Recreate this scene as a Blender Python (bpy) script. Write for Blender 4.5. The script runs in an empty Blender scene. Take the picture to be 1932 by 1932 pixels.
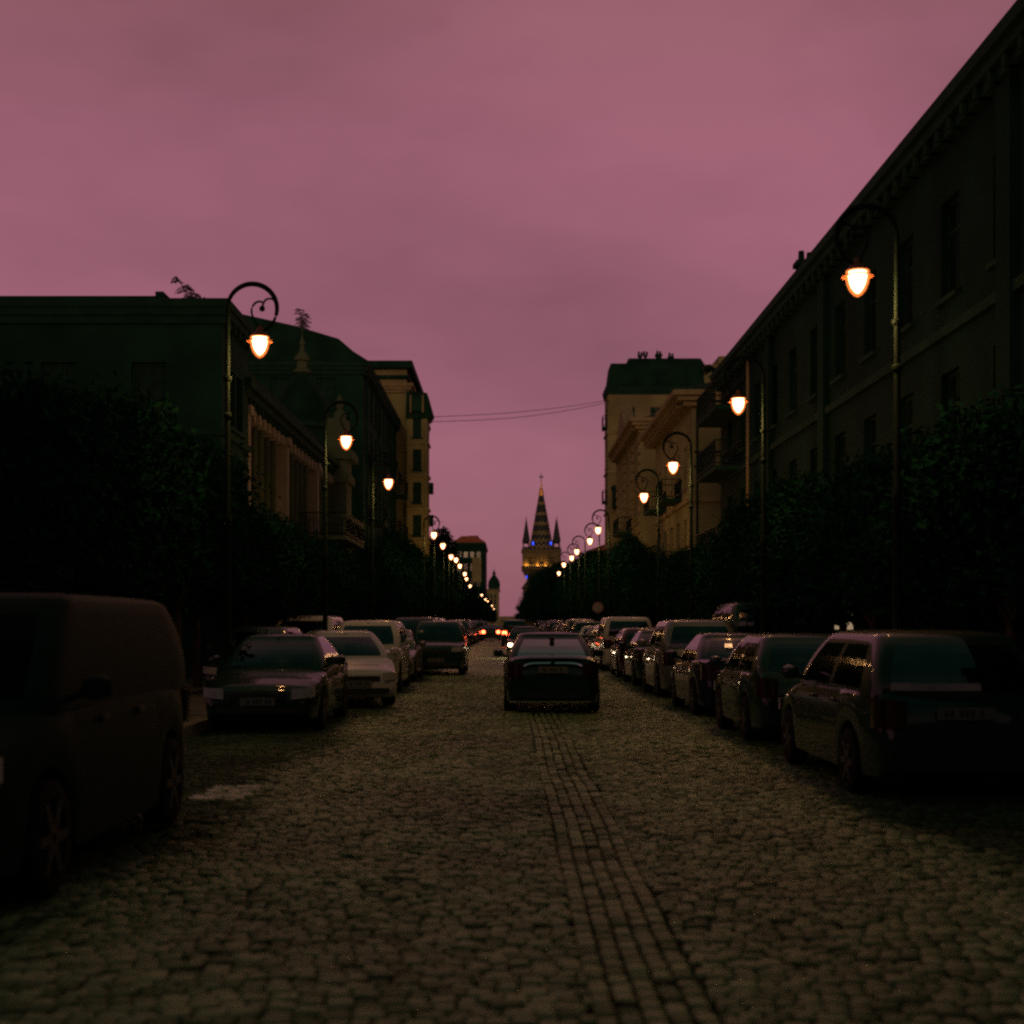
import bpy, math, random
import numpy as np
from mathutils import Vector, Matrix
R = math.radians
PI = math.pi
rng = random.Random(7)
SC = bpy.context.scene
COL = SC.collection

# ---------------------------------------------------------------- helpers
class MB:
    """collects shapes, then links them as ONE mesh object"""
    def __init__(s): s.v = []; s.f = []; s.smooth = False
    def add(s, vs, fs):
        n = len(s.v); s.v += [tuple(v) for v in vs]; s.f += [tuple(n + i for i in f) for f in fs]; return s
    def box(s, x0, x1, y0, y1, z0, z1):
        if x0 > x1: x0, x1 = x1, x0
        if y0 > y1: y0, y1 = y1, y0
        vs = [(x0,y0,z0),(x1,y0,z0),(x1,y1,z0),(x0,y1,z0),(x0,y0,z1),(x1,y0,z1),(x1,y1,z1),(x0,y1,z1)]
        return s.add(vs, [(0,3,2,1),(4,5,6,7),(0,1,5,4),(1,2,6,5),(2,3,7,6),(3,0,4,7)])
    def quad(s, a, b, c, d): return s.add([a,b,c,d], [(0,1,2,3)])
    def tube(s, pts, r, n=8, cap=True):
        pts = [Vector(p) for p in pts]; k = len(pts)
        rs = r if isinstance(r, (list, tuple)) else [r]*k
        base = len(s.v); up = Vector((0.0123, 0.0321, 1)).normalized()
        for i, p in enumerate(pts):
            d = (pts[min(i+1,k-1)] - pts[max(i-1,0)]).normalized()
            u = up if abs(d.dot(up)) < .95 else Vector((1, .02, 0)).normalized()
            a = d.cross(u).normalized(); b = d.cross(a).normalized()
            for j in range(n):
                t = 2*PI*j/n; q = p + (a*math.cos(t) + b*math.sin(t))*rs[i]; s.v.append(tuple(q))
        for i in range(k-1):
            for j in range(n):
                s.f.append((base+i*n+j, base+i*n+(j+1)%n, base+(i+1)*n+(j+1)%n, base+(i+1)*n+j))
        if cap:
            s.f.append(tuple(base+j for j in range(n))[::-1]); s.f.append(tuple(base+(k-1)*n+j for j in range(n)))
        return s
    def lathe(s, prof, n=16, c=(0,0,0), rot=0.0, squarex=1.0):
        base = len(s.v); k = len(prof)
        for (r, z) in prof:
            for j in range(n):
                t = 2*PI*j/n + rot; s.v.append((c[0]+r*math.cos(t), c[1]+r*math.sin(t), c[2]+z))
        for i in range(k-1):
            for j in range(n):
                s.f.append((base+i*n+j, base+i*n+(j+1)%n, base+(i+1)*n+(j+1)%n, base+(i+1)*n+j))
        s.f.append(tuple(base+j for j in range(n))[::-1]); s.f.append(tuple(base+(k-1)*n+j for j in range(n)))
        return s
    def prism(s, poly, d):
        """poly: list of 3D points, extruded by vector d"""
        n = len(poly); d = Vector(d); a = [Vector(p) for p in poly]; b = [p + d for p in a]
        fs = [tuple(range(n))[::-1], tuple(range(n, 2*n))] + [(i,(i+1)%n,n+(i+1)%n,n+i) for i in range(n)]
        return s.add(a+b, fs)
    def mesh(s, name, m, smooth=None):
        me = bpy.data.meshes.new(name); me.from_pydata(s.v, [], s.f); me.update()
        if m: me.materials.append(m)
        if smooth if smooth is not None else s.smooth:
            me.polygons.foreach_set('use_smooth', [True]*len(me.polygons))
            try: me.set_sharp_from_angle(angle=R(38))
            except Exception: pass
        return me

def tag(o, label=None, cat=None, group=None, kind=None):
    if label: o['label'] = label
    if cat: o['category'] = cat
    if group: o['group'] = group
    if kind: o['kind'] = kind
    return o
def thing(name, label, cat, loc=(0,0,0), rotz=0, group=None):
    o = bpy.data.objects.new(name, None); COL.objects.link(o); o.empty_display_size = .2
    o.location = loc; o.rotation_euler = (0,0,rotz); return tag(o, label, cat, group)
def part(name, mb, m, parent=None, world=False, label=None, smooth=None):
    me = mb.mesh(name, m, smooth) if isinstance(mb, MB) else mb
    o = bpy.data.objects.new(name, me); COL.objects.link(o)
    if parent is not None:
        o.parent = parent
        if world:
            w = Vector(parent.location) if parent.parent is None else Vector((0,0,0))
            o.location = -w
    if label: o['label'] = label
    return o
def copy_tree(o, parent=None):
    c = o.copy(); COL.objects.link(c); c.parent = parent
    for ch in list(o.children): copy_tree(ch, c)
    return c

ORD = ['first','second','third','fourth','fifth','sixth','seventh','eighth','ninth','tenth','eleventh','twelfth','thirteenth',
 'fourteenth','fifteenth','sixteenth','seventeenth','eighteenth','nineteenth','twentieth','twenty-first','twenty-second','twenty-third',
 'twenty-fourth','twenty-fifth','twenty-sixth','twenty-seventh','twenty-eighth','twenty-ninth','thirtieth','thirty-first','thirty-second',
 'thirty-third','thirty-fourth','thirty-fifth','thirty-sixth']

# ---------------------------------------------------------------- camera model: street axis vanishes at (958,1175) of a 1932 px frame
F = 2600.0; VX, VY, EYE = 958.0, 1175.0, 1.63
def wx(x, Y): return (x-VX)/F*Y
def wz(y, Y): return EYE + (VY-y)/F*Y

# ---------------------------------------------------------------- materials
def mat(name, col, rough=.8, var=.25, scale=1.5, bump=.0, bscale=20., metal=0., coat=0., ior=1.45, col2=None, spec=.5):
    m = bpy.data.materials.new(name); m.use_nodes = True
    nt = m.node_tree; N = nt.nodes; L = nt.links; b = N['Principled BSDF']
    b.inputs['Roughness'].default_value = rough; b.inputs['Metallic'].default_value = metal
    b.inputs['Coat Weight'].default_value = coat; b.inputs['Coat Roughness'].default_value = .04; b.inputs['IOR'].default_value = ior
    b.inputs['Specular IOR Level'].default_value = spec if (rough < .75 or spec != .5) else .06
    tc = N.new('ShaderNodeTexCoord')
    n = N.new('ShaderNodeTexNoise'); n.inputs['Scale'].default_value = scale; n.inputs['Detail'].default_value = 6
    L.new(tc.outputs['Object'], n.inputs['Vector'])
    rp = N.new('ShaderNodeValToRGB')
    c2 = col2 if col2 else tuple(c*(1+var) for c in col); c1 = tuple(c*(1-var) for c in col)
    rp.color_ramp.elements[0].position = .3; rp.color_ramp.elements[1].position = .7
    rp.color_ramp.elements[0].color = (*c1,1); rp.color_ramp.elements[1].color = (*c2,1)
    L.new(n.outputs['Fac'], rp.inputs['Fac']); L.new(rp.outputs['Color'], b.inputs['Base Color'])
    if bump:
        n2 = N.new('ShaderNodeTexNoise'); n2.inputs['Scale'].default_value = bscale; n2.inputs['Detail'].default_value = 4
        L.new(tc.outputs['Object'], n2.inputs['Vector'])
        bp = N.new('ShaderNodeBump'); bp.inputs['Strength'].default_value = bump; bp.inputs['Distance'].default_value = .02
        L.new(n2.outputs['Fac'], bp.inputs['Height']); L.new(bp.outputs['Normal'], b.inputs['Normal'])
    return m
def emit(name, col, st):
    m = bpy.data.materials.new(name); m.use_nodes = True; b = m.node_tree.nodes['Principled BSDF']
    b.inputs['Base Color'].default_value = (*[c*.5 for c in col],1); b.inputs['Emission Color'].default_value = (*col,1)
    b.inputs['Emission Strength'].default_value = st; b.inputs['Roughness'].default_value = .3
    return m

M = {}
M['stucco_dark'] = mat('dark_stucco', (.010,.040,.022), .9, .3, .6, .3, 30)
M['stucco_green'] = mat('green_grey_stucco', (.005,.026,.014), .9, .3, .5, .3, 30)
M['stone_theatre'] = mat('theatre_stone', (.075,.10,.055), .85, .25, .7, .3, 25)
M['trim_theatre'] = mat('pale_theatre_trim', (.25,.23,.17), .8, .15, 1., .2, 40)
M['column_stone'] = mat('weathered_column_stone', (.055,.075,.042), .85, .25, .9, .3, 25)
M['stucco_ochre'] = mat('ochre_stucco', (.215,.20,.09), .9, .25, .4, .3, 30)
M['stucco_cream'] = mat('cream_stucco', (.225,.215,.10), .9, .25, .4, .3, 30)
M['stucco_brown'] = mat('brown_stucco', (.22,.195,.09), .9, .3, .35, .3, 30)
M['trim'] = mat('stone_trim', (.24,.19,.10), .85, .2, 1.5, .2, 40)
M['trim_dark'] = mat('sooty_stone_trim', (.012,.042,.024), .85, .25, 1.5, .2, 40)
M['roof_metal'] = mat('dark_roof_sheet', (.008,.032,.018), .8, .35, .8, .2, 12)
M['roof_tile'] = mat('red_roof_tile', (.32,.10,.05), .8, .3, 3, .5, 25)
M['hood_paint'] = mat('glow_tinted_lamp_hood', (.16,.05,.015), .6, .3, 9)  # orange base colour stands in for the bulb's glow on the brim
M['iron'] = mat('painted_iron', (.005,.016,.010), .72, .3, 6, spec=.12)
M['frame'] = mat('window_frame_paint', (.12,.11,.08), .6, .2, 5)
M['glass'] = mat('dark_window_glass', (.008,.014,.012), .08, .3, 2, ior=1.5)
M['matte_pane'] = mat('closed_shutter_paint', (.012,.036,.022), .9, .3, 3, spec=.1)  # matte dark fill added in window holes to keep sky and sun glints off
def carglass(name='tinted_car_glass', ior=1.85, rough=.04, bump=.12):
    m = bpy.data.materials.new(name); m.use_nodes = True; nt = m.node_tree; N = nt.nodes; L = nt.links
    for n in list(N): N.remove(n)
    out = N.new('ShaderNodeOutputMaterial'); mix = N.new('ShaderNodeMixShader'); fr = N.new('ShaderNodeFresnel'); fr.inputs['IOR'].default_value = ior
    tr = N.new('ShaderNodeBsdfTransparent'); tr.inputs['Color'].default_value = (.30,.38,.34,1); gl = N.new('ShaderNodeBsdfGlossy'); gl.inputs['Roughness'].default_value = rough
    tc = N.new('ShaderNodeTexCoord'); no = N.new('ShaderNodeTexNoise'); no.inputs['Scale'].default_value = 2.2; no.inputs['Detail'].default_value = 3; L.new(tc.outputs['Object'], no.inputs['Vector'])
    bp = N.new('ShaderNodeBump'); bp.inputs['Strength'].default_value = bump; bp.inputs['Distance'].default_value = .03; L.new(no.outputs['Fac'], bp.inputs['Height']); L.new(bp.outputs['Normal'], gl.inputs['Normal'])
    L.new(fr.outputs[0], mix.inputs[0]); L.new(tr.outputs[0], mix.inputs[1]); L.new(gl.outputs[0], mix.inputs[2]); L.new(mix.outputs[0], out.inputs['Surface'])
    return m
M['car_glass'] = carglass()
M['mirror_glass'] = carglass('heat_reflecting_car_glass', 6.5, .03, .05)
M['dusty_glass'] = carglass('dusty_car_glass', 1.14, .2, .1)
M['seat'] = mat('dark_seat_cloth', (.006,.012,.009), .9, .3, 6)
M['tyre'] = mat('tyre_rubber', (.012,.012,.012), .85, .2, 8, .3, 60)
M['rim'] = mat('alloy_rim', (.06,.06,.06), .5, .1, 4, metal=.7)
M['chrome'] = mat('chrome_trim', (.6,.6,.6), .12, .05, 4, metal=1.)
M['chrome_dull'] = mat('sky_glint_strip', (.28,.28,.28), .25, .05, 4, metal=1.)
M['plate'] = mat('number_plate_white', (.09,.11,.09), .6, .1, 8)
M['plate_ink'] = mat('number_plate_ink', (.02,.02,.02), .5, .1, 8)
M['lens'] = mat('headlamp_lens', (.35,.36,.36), .08, .2, 20, ior=1.6)
M['tail'] = mat('tail_lamp_lens', (.02,.004,.003), .12, .2, 20, ior=1.6)
M['trim_black'] = mat('black_plastic', (.006,.013,.009), .5, .2, 10)
M['leaf'] = mat('foliage', (.006,.036,.019), .85, .45, .9, col2=(.009,.05,.025), spec=.0)
M['leaf_dark'] = mat('dark_foliage', (.005,.031,.017), .85, .45, .9, col2=(.008,.043,.022), spec=.0)
M['bark'] = mat('bark', (.06,.05,.035), .9, .3, 4, .6, 30)
M['paving'] = mat('pavement_slabs', (.10,.10,.085), .8, .25, 2.2, .3, 14)
M['kerb'] = mat('kerb_stone', (.17,.16,.13), .8, .2, 3, .2, 30)
M['ground'] = mat('dusty_ground', (.07,.075,.05), .9, .3, .2, .3, 3)
M['cable'] = mat('cable_rubber', (.02,.018,.018), .7, .2, 5)
M['spire'] = mat('dark_spire_tiles', (.006,.016,.011), .6, .3, 1.2, .3, 8)
M['gold'] = mat('gilded_metal', (.5,.27,.07), .35, .15, 3, metal=.8)
M['band'] = mat('yellow_glazed_tile', (.40,.30,.08), .5, .25, 3)
M['church'] = mat('church_stone', (.12,.105,.06), .85, .2, .8, .2, 10)
M['bulb'] = emit('lamp_bulb_light', (1.,.66,.40), 12.)
M['tail_lit'] = emit('lit_tail_lamp', (1.,.10,.03), 16.)
M['head_lit'] = emit('lit_headlamp', (1.,.72,.42), 60.)
M['blue_lit'] = emit('blue_floodlight', (.03,.08,1.), 2.4)
M['flood'] = emit('warm_floodlight', (1.,.45,.10), 6.)
M['lit_win'] = emit('lit_shop_window', (1.,.72,.42), .30)
M['sign_red'] = mat('red_sign_enamel', (.10,.02,.014), .4, .1, 8)
M['sign_white'] = mat('white_sign_enamel', (.12,.12,.09), .4, .1, 8)

def halo_glass():
    m = bpy.data.materials.new('amber_halo_glass'); m.use_nodes = True
    nt = m.node_tree; N = nt.nodes; L = nt.links
    for n in list(N): N.remove(n)
    out = N.new('ShaderNodeOutputMaterial'); mix = N.new('ShaderNodeMixShader')
    tr = N.new('ShaderNodeBsdfTransparent'); tr.inputs['Color'].default_value = (1,.86,.66,1)
    em = N.new('ShaderNodeEmission'); em.inputs['Color'].default_value = (1.,.23,.05,1); em.inputs['Strength'].default_value = 2.2
    mix.inputs[0].default_value = .35
    L.new(tr.outputs[0], mix.inputs[1]); L.new(em.outputs[0], mix.inputs[2]); L.new(mix.outputs[0], out.inputs['Surface'])
    return m
M['lamp_halo_glass'] = halo_glass()  # glowing shell around the bulb stands in for the lamp's orange halo

def paint(name, col, rough=.35, metal=.0):
    return mat(name, col, rough, .06, 3, metal=metal, coat=.7, spec=.05)
P = {k: paint(k+'_car_paint', c, r, m) for k, c, r, m in [
    ('black', (.004,.024,.013), .5, 0), ('charcoal', (.008,.030,.018), .5, .1), ('silver', (.12,.13,.12), .45, .5), ('white', (.40,.40,.38), .4, 0),
    ('navy', (.008,.012,.03), .4, .2), ('maroon', (.04,.008,.008), .4, .1), ('grey', (.025,.04,.032), .45, .3), ('green', (.01,.03,.02), .4, .2)]}

P['matte'] = mat('matte_black_car_paint', (.003,.020,.011), .75, .06, 3, spec=.1)
def road_mat():
    m = bpy.data.materials.new('worn_stone_setts'); m.use_nodes = True
    nt = m.node_tree; N = nt.nodes; L = nt.links; b = N['Principled BSDF']
    tc = N.new('ShaderNodeTexCoord')
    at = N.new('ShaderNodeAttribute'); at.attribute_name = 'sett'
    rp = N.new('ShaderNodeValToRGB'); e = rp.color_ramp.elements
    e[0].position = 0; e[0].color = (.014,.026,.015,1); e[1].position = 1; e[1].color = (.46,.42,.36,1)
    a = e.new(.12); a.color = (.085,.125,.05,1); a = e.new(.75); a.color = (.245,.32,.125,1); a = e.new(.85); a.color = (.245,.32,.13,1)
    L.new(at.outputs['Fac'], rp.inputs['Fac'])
    n = N.new('ShaderNodeTexNoise'); n.inputs['Scale'].default_value = .45; n.inputs['Detail'].default_value = 5
    L.new(tc.outputs['Object'], n.inputs['Vector'])
    mr = N.new('ShaderNodeMapRange'); mr.inputs['From Min'].default_value = .3; mr.inputs['From Max'].default_value = .7
    mr.inputs['To Min'].default_value = .5; mr.inputs['To Max'].default_value = 1.3
    L.new(n.outputs['Fac'], mr.inputs['Value'])
    mx = N.new('ShaderNodeMix'); mx.data_type = 'RGBA'; mx.blend_type = 'MULTIPLY'; mx.inputs[0].default_value = 1
    L.new(rp.outputs['Color'], mx.inputs[6]); L.new(mr.outputs['Result'], mx.inputs[7]); L.new(mx.outputs[2], b.inputs['Base Color'])
    n2 = N.new('ShaderNodeTexNoise'); n2.inputs['Scale'].default_value = 60; n2.inputs['Detail'].default_value = 3
    L.new(tc.outputs['Object'], n2.inputs['Vector'])
    vo = N.new('ShaderNodeTexVoronoi'); vo.inputs['Scale'].default_value = 7; L.new(tc.outputs['Object'], vo.inputs['Vector'])
    ad = N.new('ShaderNodeMath'); ad.operation = 'MULTIPLY_ADD'; ad.inputs[1].default_value = -.8
    L.new(vo.outputs['Distance'], ad.inputs[0]); L.new(n2.outputs['Fac'], ad.inputs[2])
    bp = N.new('ShaderNodeBump'); bp.inputs['Strength'].default_value = .35; bp.inputs['Distance'].default_value = .02
    L.new(ad.outputs[0], bp.inputs['Height']); L.new(bp.outputs['Normal'], b.inputs['Normal'])
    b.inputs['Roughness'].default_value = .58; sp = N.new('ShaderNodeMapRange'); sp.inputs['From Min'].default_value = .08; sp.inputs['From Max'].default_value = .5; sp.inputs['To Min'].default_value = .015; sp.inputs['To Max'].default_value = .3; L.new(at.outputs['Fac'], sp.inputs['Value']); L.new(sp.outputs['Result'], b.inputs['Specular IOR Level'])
    return m
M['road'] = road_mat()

# ---------------------------------------------------------------- ground, road, pavements
KL, KR, FL, FR = -4.62, 5.05, -8.2, 8.9        # kerbs and facade lines
g = MB().quad((-900,-200,-.30),(900,-200,-.30),(900,2500,-.30),(-900,2500,-.30))
tag(part('ground', g, M['ground']), 'dark open ground beyond the street', 'ground', kind='structure')

def undul(x, y):
    return .012*np.sin(y*1.1+.5*np.sin(x*.8)) + .010*np.sin(y*2.3+x*.6+1.) + .008*np.sin(x*1.7+y*.35)
def make_road():
    r = np.random.default_rng(3); V = []; Fc = []; A = []
    def setts(cx, cy, lx, ly):
        n = len(cx); s = np.array([-.5,-.36,.36,.5]); h = np.array([-.011,.0,.0,-.011])
        gx, gy = np.meshgrid(s, s); hx, hy = np.meshgrid(h, h); hz = np.minimum(hx, hy)
        dome = .007*(1-(gx*2)**2)*(1-(gy*2)**2)
        X = cx[:,None] + gx.ravel()[None]*lx[:,None]*.97; Y = cy[:,None] + gy.ravel()[None]*ly[:,None]*.97
        tx = r.normal(0,.045,n); ty = r.normal(0,.055,n)
        Z = (hz+dome).ravel()[None] + r.normal(0,.005,n)[:,None] + (X-cx[:,None])*tx[:,None] + (Y-cy[:,None])*ty[:,None] + undul(X, Y)
        X = X + r.normal(0,.003,X.shape); Y = Y + r.normal(0,.003,Y.shape)
        a = np.clip(.12 + .5*r.random(n), 0, .75)
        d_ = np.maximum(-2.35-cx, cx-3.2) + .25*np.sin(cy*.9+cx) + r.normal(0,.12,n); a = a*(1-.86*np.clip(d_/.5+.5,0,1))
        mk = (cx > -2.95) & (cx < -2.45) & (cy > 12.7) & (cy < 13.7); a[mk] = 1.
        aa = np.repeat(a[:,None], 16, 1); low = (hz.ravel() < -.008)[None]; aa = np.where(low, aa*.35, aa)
        base = sum(len(v) for v in V)
        V.append(np.stack([X.ravel(), Y.ravel(), Z.ravel()], 1)); A.append(aa.ravel())
        q = np.array([(i*4+j, i*4+j+1, (i+1)*4+j+1, (i+1)*4+j) for i in range(3) for j in range(3)])
        Fc.append((base + np.arange(n)[:,None,None]*16 + q[None]).reshape(-1,4))
    y = 1.0
    cxs=[];cys=[];lxs=[];lys=[]
    sp0, sp1 = .36, .88
    while y < 42:
        ly = .098 + r.random()*.018
        for (a0, b0) in ((KL+.01, sp0), (sp1, KR-.01)):
            x = a0 - r.random()*.1
            while x < b0:
                w = .085 + r.random()*.06; xa = max(x, a0); xb = min(x+w, b0)
                if xb-xa > .04: cxs.append((xa+xb)/2); cys.append(y + ly/2 + .03*math.sin(xa*1.3+y*.2)); lxs.append(xb-xa); lys.append(ly)
                x += w
        y += ly
    x = sp0
    for k in range(5):
        w = (sp1-sp0)/5; y = 1.0 - r.random()*.1
        while y < 42:
            l = .13 + r.random()*.07; cxs.append(x+w/2+.012*math.sin(y*.7)); cys.append(y+l/2); lxs.append(w*.90); lys.append(l); y += l
        x += w
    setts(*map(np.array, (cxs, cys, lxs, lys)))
    # bed under the setts, and the plain far sheet
    def sheet(x0,x1,y0,y1,z,val):
        base = sum(len(v) for v in V)
        V.append(np.array([(x0,y0,z),(x1,y0,z),(x1,y1,z),(x0,y1,z)], float)); A.append(np.full(4, val)); Fc.append(np.array([[base,base+1,base+2,base+3]]))
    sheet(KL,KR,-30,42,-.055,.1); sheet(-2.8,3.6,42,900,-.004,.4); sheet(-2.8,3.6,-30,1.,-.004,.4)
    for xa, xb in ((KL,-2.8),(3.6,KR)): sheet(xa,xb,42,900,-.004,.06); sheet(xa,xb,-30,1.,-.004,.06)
    V = np.concatenate(V); Fc = np.concatenate(Fc); A = np.concatenate(A)
    me = bpy.data.meshes.new('road'); me.vertices.add(len(V)); me.vertices.foreach_set('co', V.ravel().astype('f'))
    me.loops.add(Fc.size); me.loops.foreach_set('vertex_index', Fc.ravel().astype('i'))
    me.polygons.add(len(Fc)); me.polygons.foreach_set('loop_start', np.arange(0, Fc.size, 4).astype('i'))
    me.update(calc_edges=True); me.validate()
    me.polygons.foreach_set('use_smooth', [True]*len(me.polygons))
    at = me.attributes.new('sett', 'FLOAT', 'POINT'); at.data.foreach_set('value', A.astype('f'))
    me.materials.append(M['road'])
    o = bpy.data.objects.new('road', me); COL.objects.link(o)
    tag(o, 'worn cobbled street of stone setts running to the horizon', 'road', kind='structure')
make_road()
for nm, x0, x1, k0, k1, lb in (('pavement', FL-.3, KL-.25, KL-.25, KL, 'paved sidewalk along the left row of parked cars'), ('pavement', KR+.25, FR+.3, KR, KR+.25, 'paved sidewalk along the right row of parked cars')):
    o = part(nm, MB().box(x0, x1, -30, 900, -.25, .135), M['paving']); tag(o, lb, 'pavement', kind='structure')
    mb = MB(); y = -30
    while y < 160: mb.box(k0, k1, y, y+.985, -.24, .14); y += 1.0
    mb.box(k0, k1, 160, 900, -.24, .14)
    o = part('kerb', mb, M['kerb']); tag(o, lb.replace('paved sidewalk', 'stone kerb'), 'kerb', kind='structure')

# ---------------------------------------------------------------- buildings
def wall_with_holes(mb, o, u, n, length, z0, z1, holes, depth=.22):
    """wall in the plane through o along u (unit, horizontal), outward normal n, rectangular holes (u0,u1,za,zb) with reveals"""
    o = Vector(o); u = Vector(u); n = Vector(n); Z = Vector((0,0,1))
    us = sorted({0., length, *[h[0] for h in holes], *[h[1] for h in holes]}); zs = sorted({z0, z1, *[h[2] for h in holes], *[h[3] for h in holes]})
    pt = lambda a, z, d=0: o + u*a + Vector((0,0,z-o.z)) - n*d
    for i in range(len(us)-1):
        for j in range(len(zs)-1):
            a, b, c, d = us[i], us[i+1], zs[j], zs[j+1]; m_, k_ = (a+b)/2, (c+d)/2
            if any(h[0] < m_ < h[1] and h[2] < k_ < h[3] for h in holes): continue
            mb.quad(pt(a,c), pt(b,c), pt(b,d), pt(a,d))
    for a, b, c, d in holes:
        mb.quad(pt(a,c), pt(b,c), pt(b,c,depth), pt(a,c,depth)); mb.quad(pt(a,d), pt(a,d,depth), pt(b,d,depth), pt(b,d))
        mb.quad(pt(a,c), pt(a,c,depth), pt(a,d,depth), pt(a,d)); mb.quad(pt(b,c), pt(b,d), pt(b,d,depth), pt(b,c,depth))
WIN = {}
def window_meshes(w, h, fm, pm='glass'):
    k = (round(w,2), round(h,2), fm.name, pm)
    if k not in WIN:
        f = MB(); t = .07
        f.box(0,t,-.05,.03,0,h); f.box(w-t,w,-.05,.03,0,h); f.box(t,w-t,-.05,.03,0,t); f.box(t,w-t,-.05,.03,h-t,h)
        f.box(w/2-.03,w/2+.03,-.045,.025,t,h-t); f.box(t,w/2-.03,-.04,.02,h*.68,h*.68+.05); f.box(w/2+.03,w-t,-.04,.02,h*.68,h*.68+.05)
        f.box(-.10,w+.10,-.32,-.20,-.10,-.003)          # sill, proud of the wall
        p = MB().box(t*.5,w-t*.5,-.012,-.004,t*.5,h-t*.5)
        WIN[k] = (f.mesh('window', fm), p.mesh('pane' if pm == 'glass' else 'matte_pane', M[pm]))
    return WIN[k]
def put_window(parent, o, u, n, w, h, fm, depth=.20, pm='glass'):
    """o: lower corner of the hole on the wall plane, u along, n outward"""
    fm_, pm_ = window_meshes(w, h, fm, pm); ang = math.atan2(u[1], u[0])
    # local x = u ; local -y = outward (needs n = rot(-90) of u)
    ws = bpy.data.objects.new('window', fm_); COL.objects.link(ws); ws.parent = parent
    ws.location = Vector(o) - Vector(n)*depth - Vector(parent.location); ws.rotation_euler = (0,0,ang)
    ps = bpy.data.objects.new('pane' if pm == 'glass' else 'matte_pane', pm_); COL.objects.link(ps); ps.parent = ws
    return ws

def block(name, label, side, xf, depth, y0, y1, ztop, wall_m, floors=(), bays=0, fbays=0, ww=1.0, trim_m=None, base_z=.0, front_floors=None, cornice=.5, frame_m=None, front_trim=True, margin=.8, pm='glass'):
    """building standing on one side of the street. side -1 left, +1 right. floors: (z sill, height)"""
    sx = -side                                                # facade normal along X
    xb = xf + side*depth
    t = thing(name, label, 'building', ((xf+xb)/2, (y0+y1)/2, base_z))
    trim_m = trim_m or M['trim']; frame_m = frame_m or (M['trim_dark'] if wall_m.name.startswith(('dark','green','theatre')) else M['frame'])
    mb = MB(); L = y1-y0; holes = []
    if bays:
        st = (L-2*margin)/bays
        for k in range(bays):
            c = margin + st*(k+.5)
            for (z, h) in floors: holes.append((c-ww/2, c+ww/2, z, z+h))
    # street facade: u must satisfy n = rot(-90)(u): n=(+1,0)->u=(0,1); n=(-1,0)->u=(0,-1)
    if sx > 0: o = (xf, y0, 0); u = (0,1,0)
    else: o = (xf, y1, 0); u = (0,-1,0)
    wall_with_holes(mb, o, u, (sx,0,0), L, base_z-.3, ztop, holes)
    fh = []
    if fbays:
        st = (depth-2*margin)/fbays
        for k in range(fbays):
            c = margin + st*(k+.5)
            for (z, h) in (front_floors or floors): fh.append((c-ww/2, c+ww/2, z, z+h))
    # wall towards the camera: n=(0,-1) -> u=(1,0)
    xl = min(xf, xb)
    wall_with_holes(mb, (xl, y0, 0), (1,0,0), (0,-1,0), depth, base_z-.3, ztop, fh)
    mb.quad((xl,y1,base_z-.3),(xl,y1,ztop),(xl+depth,y1,ztop),(xl+depth,y1,base_z-.3))
    mb.quad((xb,y0,base_z-.3),(xb,y0,ztop),(xb,y1,ztop),(xb,y1,base_z-.3))
    mb.quad((xl,y0,ztop),(xl+depth,y0,ztop),(xl+depth,y1,ztop),(xl,y1,ztop))
    part('wall', mb, wall_m, t, True)
    for (a,b,c,d) in holes: put_window(t, Vector(o)+Vector(u)*a+Vector((0,0,c)), u, (sx,0,0), b-a, d-c, frame_m, .20, pm)
    for (a,b,c,d) in fh: put_window(t, (xl+a, y0, c), (1,0,0), (0,-1,0), b-a, d-c, frame_m, .20, pm)
    if cornice:
        c = MB(); e = cornice
        for (k, z0, z1) in ((.45, ztop-.62, ztop-.40), (.75, ztop-.40, ztop-.18), (1., ztop-.18, ztop+.06)):
            c.box(xf+sx*.003, xf+sx*e*k, y0-e*k, y1, z0, z1)
            if front_trim: c.box(xf, xb, y0-e*k, y0-.003, z0, z1)
        y = y0+.3
        while y < y1-.2:
            c.box(xf+sx*.003, xf+sx*e*.7, y, y+.16, ztop-.62, ztop-.41); y += .75
        part('cornice', c, trim_m, t, True)
    return t
def string_course(t, xf, side, y0, y1, zs, m, d=.12, front=None):
    c = MB(); sx = -side
    for z in zs:
        c.box(xf+sx*.003, xf+sx*d, y0-d, y1, z, z+.2)
        if front: c.box(xf, front, y0-d, y0-.003, z, z+.2)
    part('string_course', c, m, t, True)
def balcony(t, x0, x1, y0, y1, z, m, h=1.0, solid=False):
    b = MB().box(x0, x1, y0, y1, z-.16, z)
    bo = part('balcony', b, m, t, True)
    r = MB(); k = .03
    X0, X1 = min(x0,x1), max(x0,x1)
    for zz in (z+.08, z+h-.05): r.box(X0,X1,y0,y0+k,zz,zz+.05); r.box(X0,X1,y1-k,y1,zz,zz+.05); r.box(X0,X0+k,y0+k,y1-k,zz,zz+.05); r.box(X1-k,X1,y0+k,y1-k,zz,zz+.05)
    n = max(2,int((y1-y0)/.16))
    for i in range(n+1):
        y = y0+.004+(y1-y0-.028)*i/n; r.box(X0+.004,X0+.024,y,y+.02,z,z+h-.04); r.box(X1-.024,X1-.004,y,y+.02,z,z+h-.04)
    n = max(2,int((X1-X0)/.16))
    for i in range(1,n):
        x = X0+(X1-X0-.02)*i/n; r.box(x,x+.02,y0+.004,y0+.024,z,z+h-.04)
    part('railing', r, M['iron'], bo)
    return bo
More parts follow.
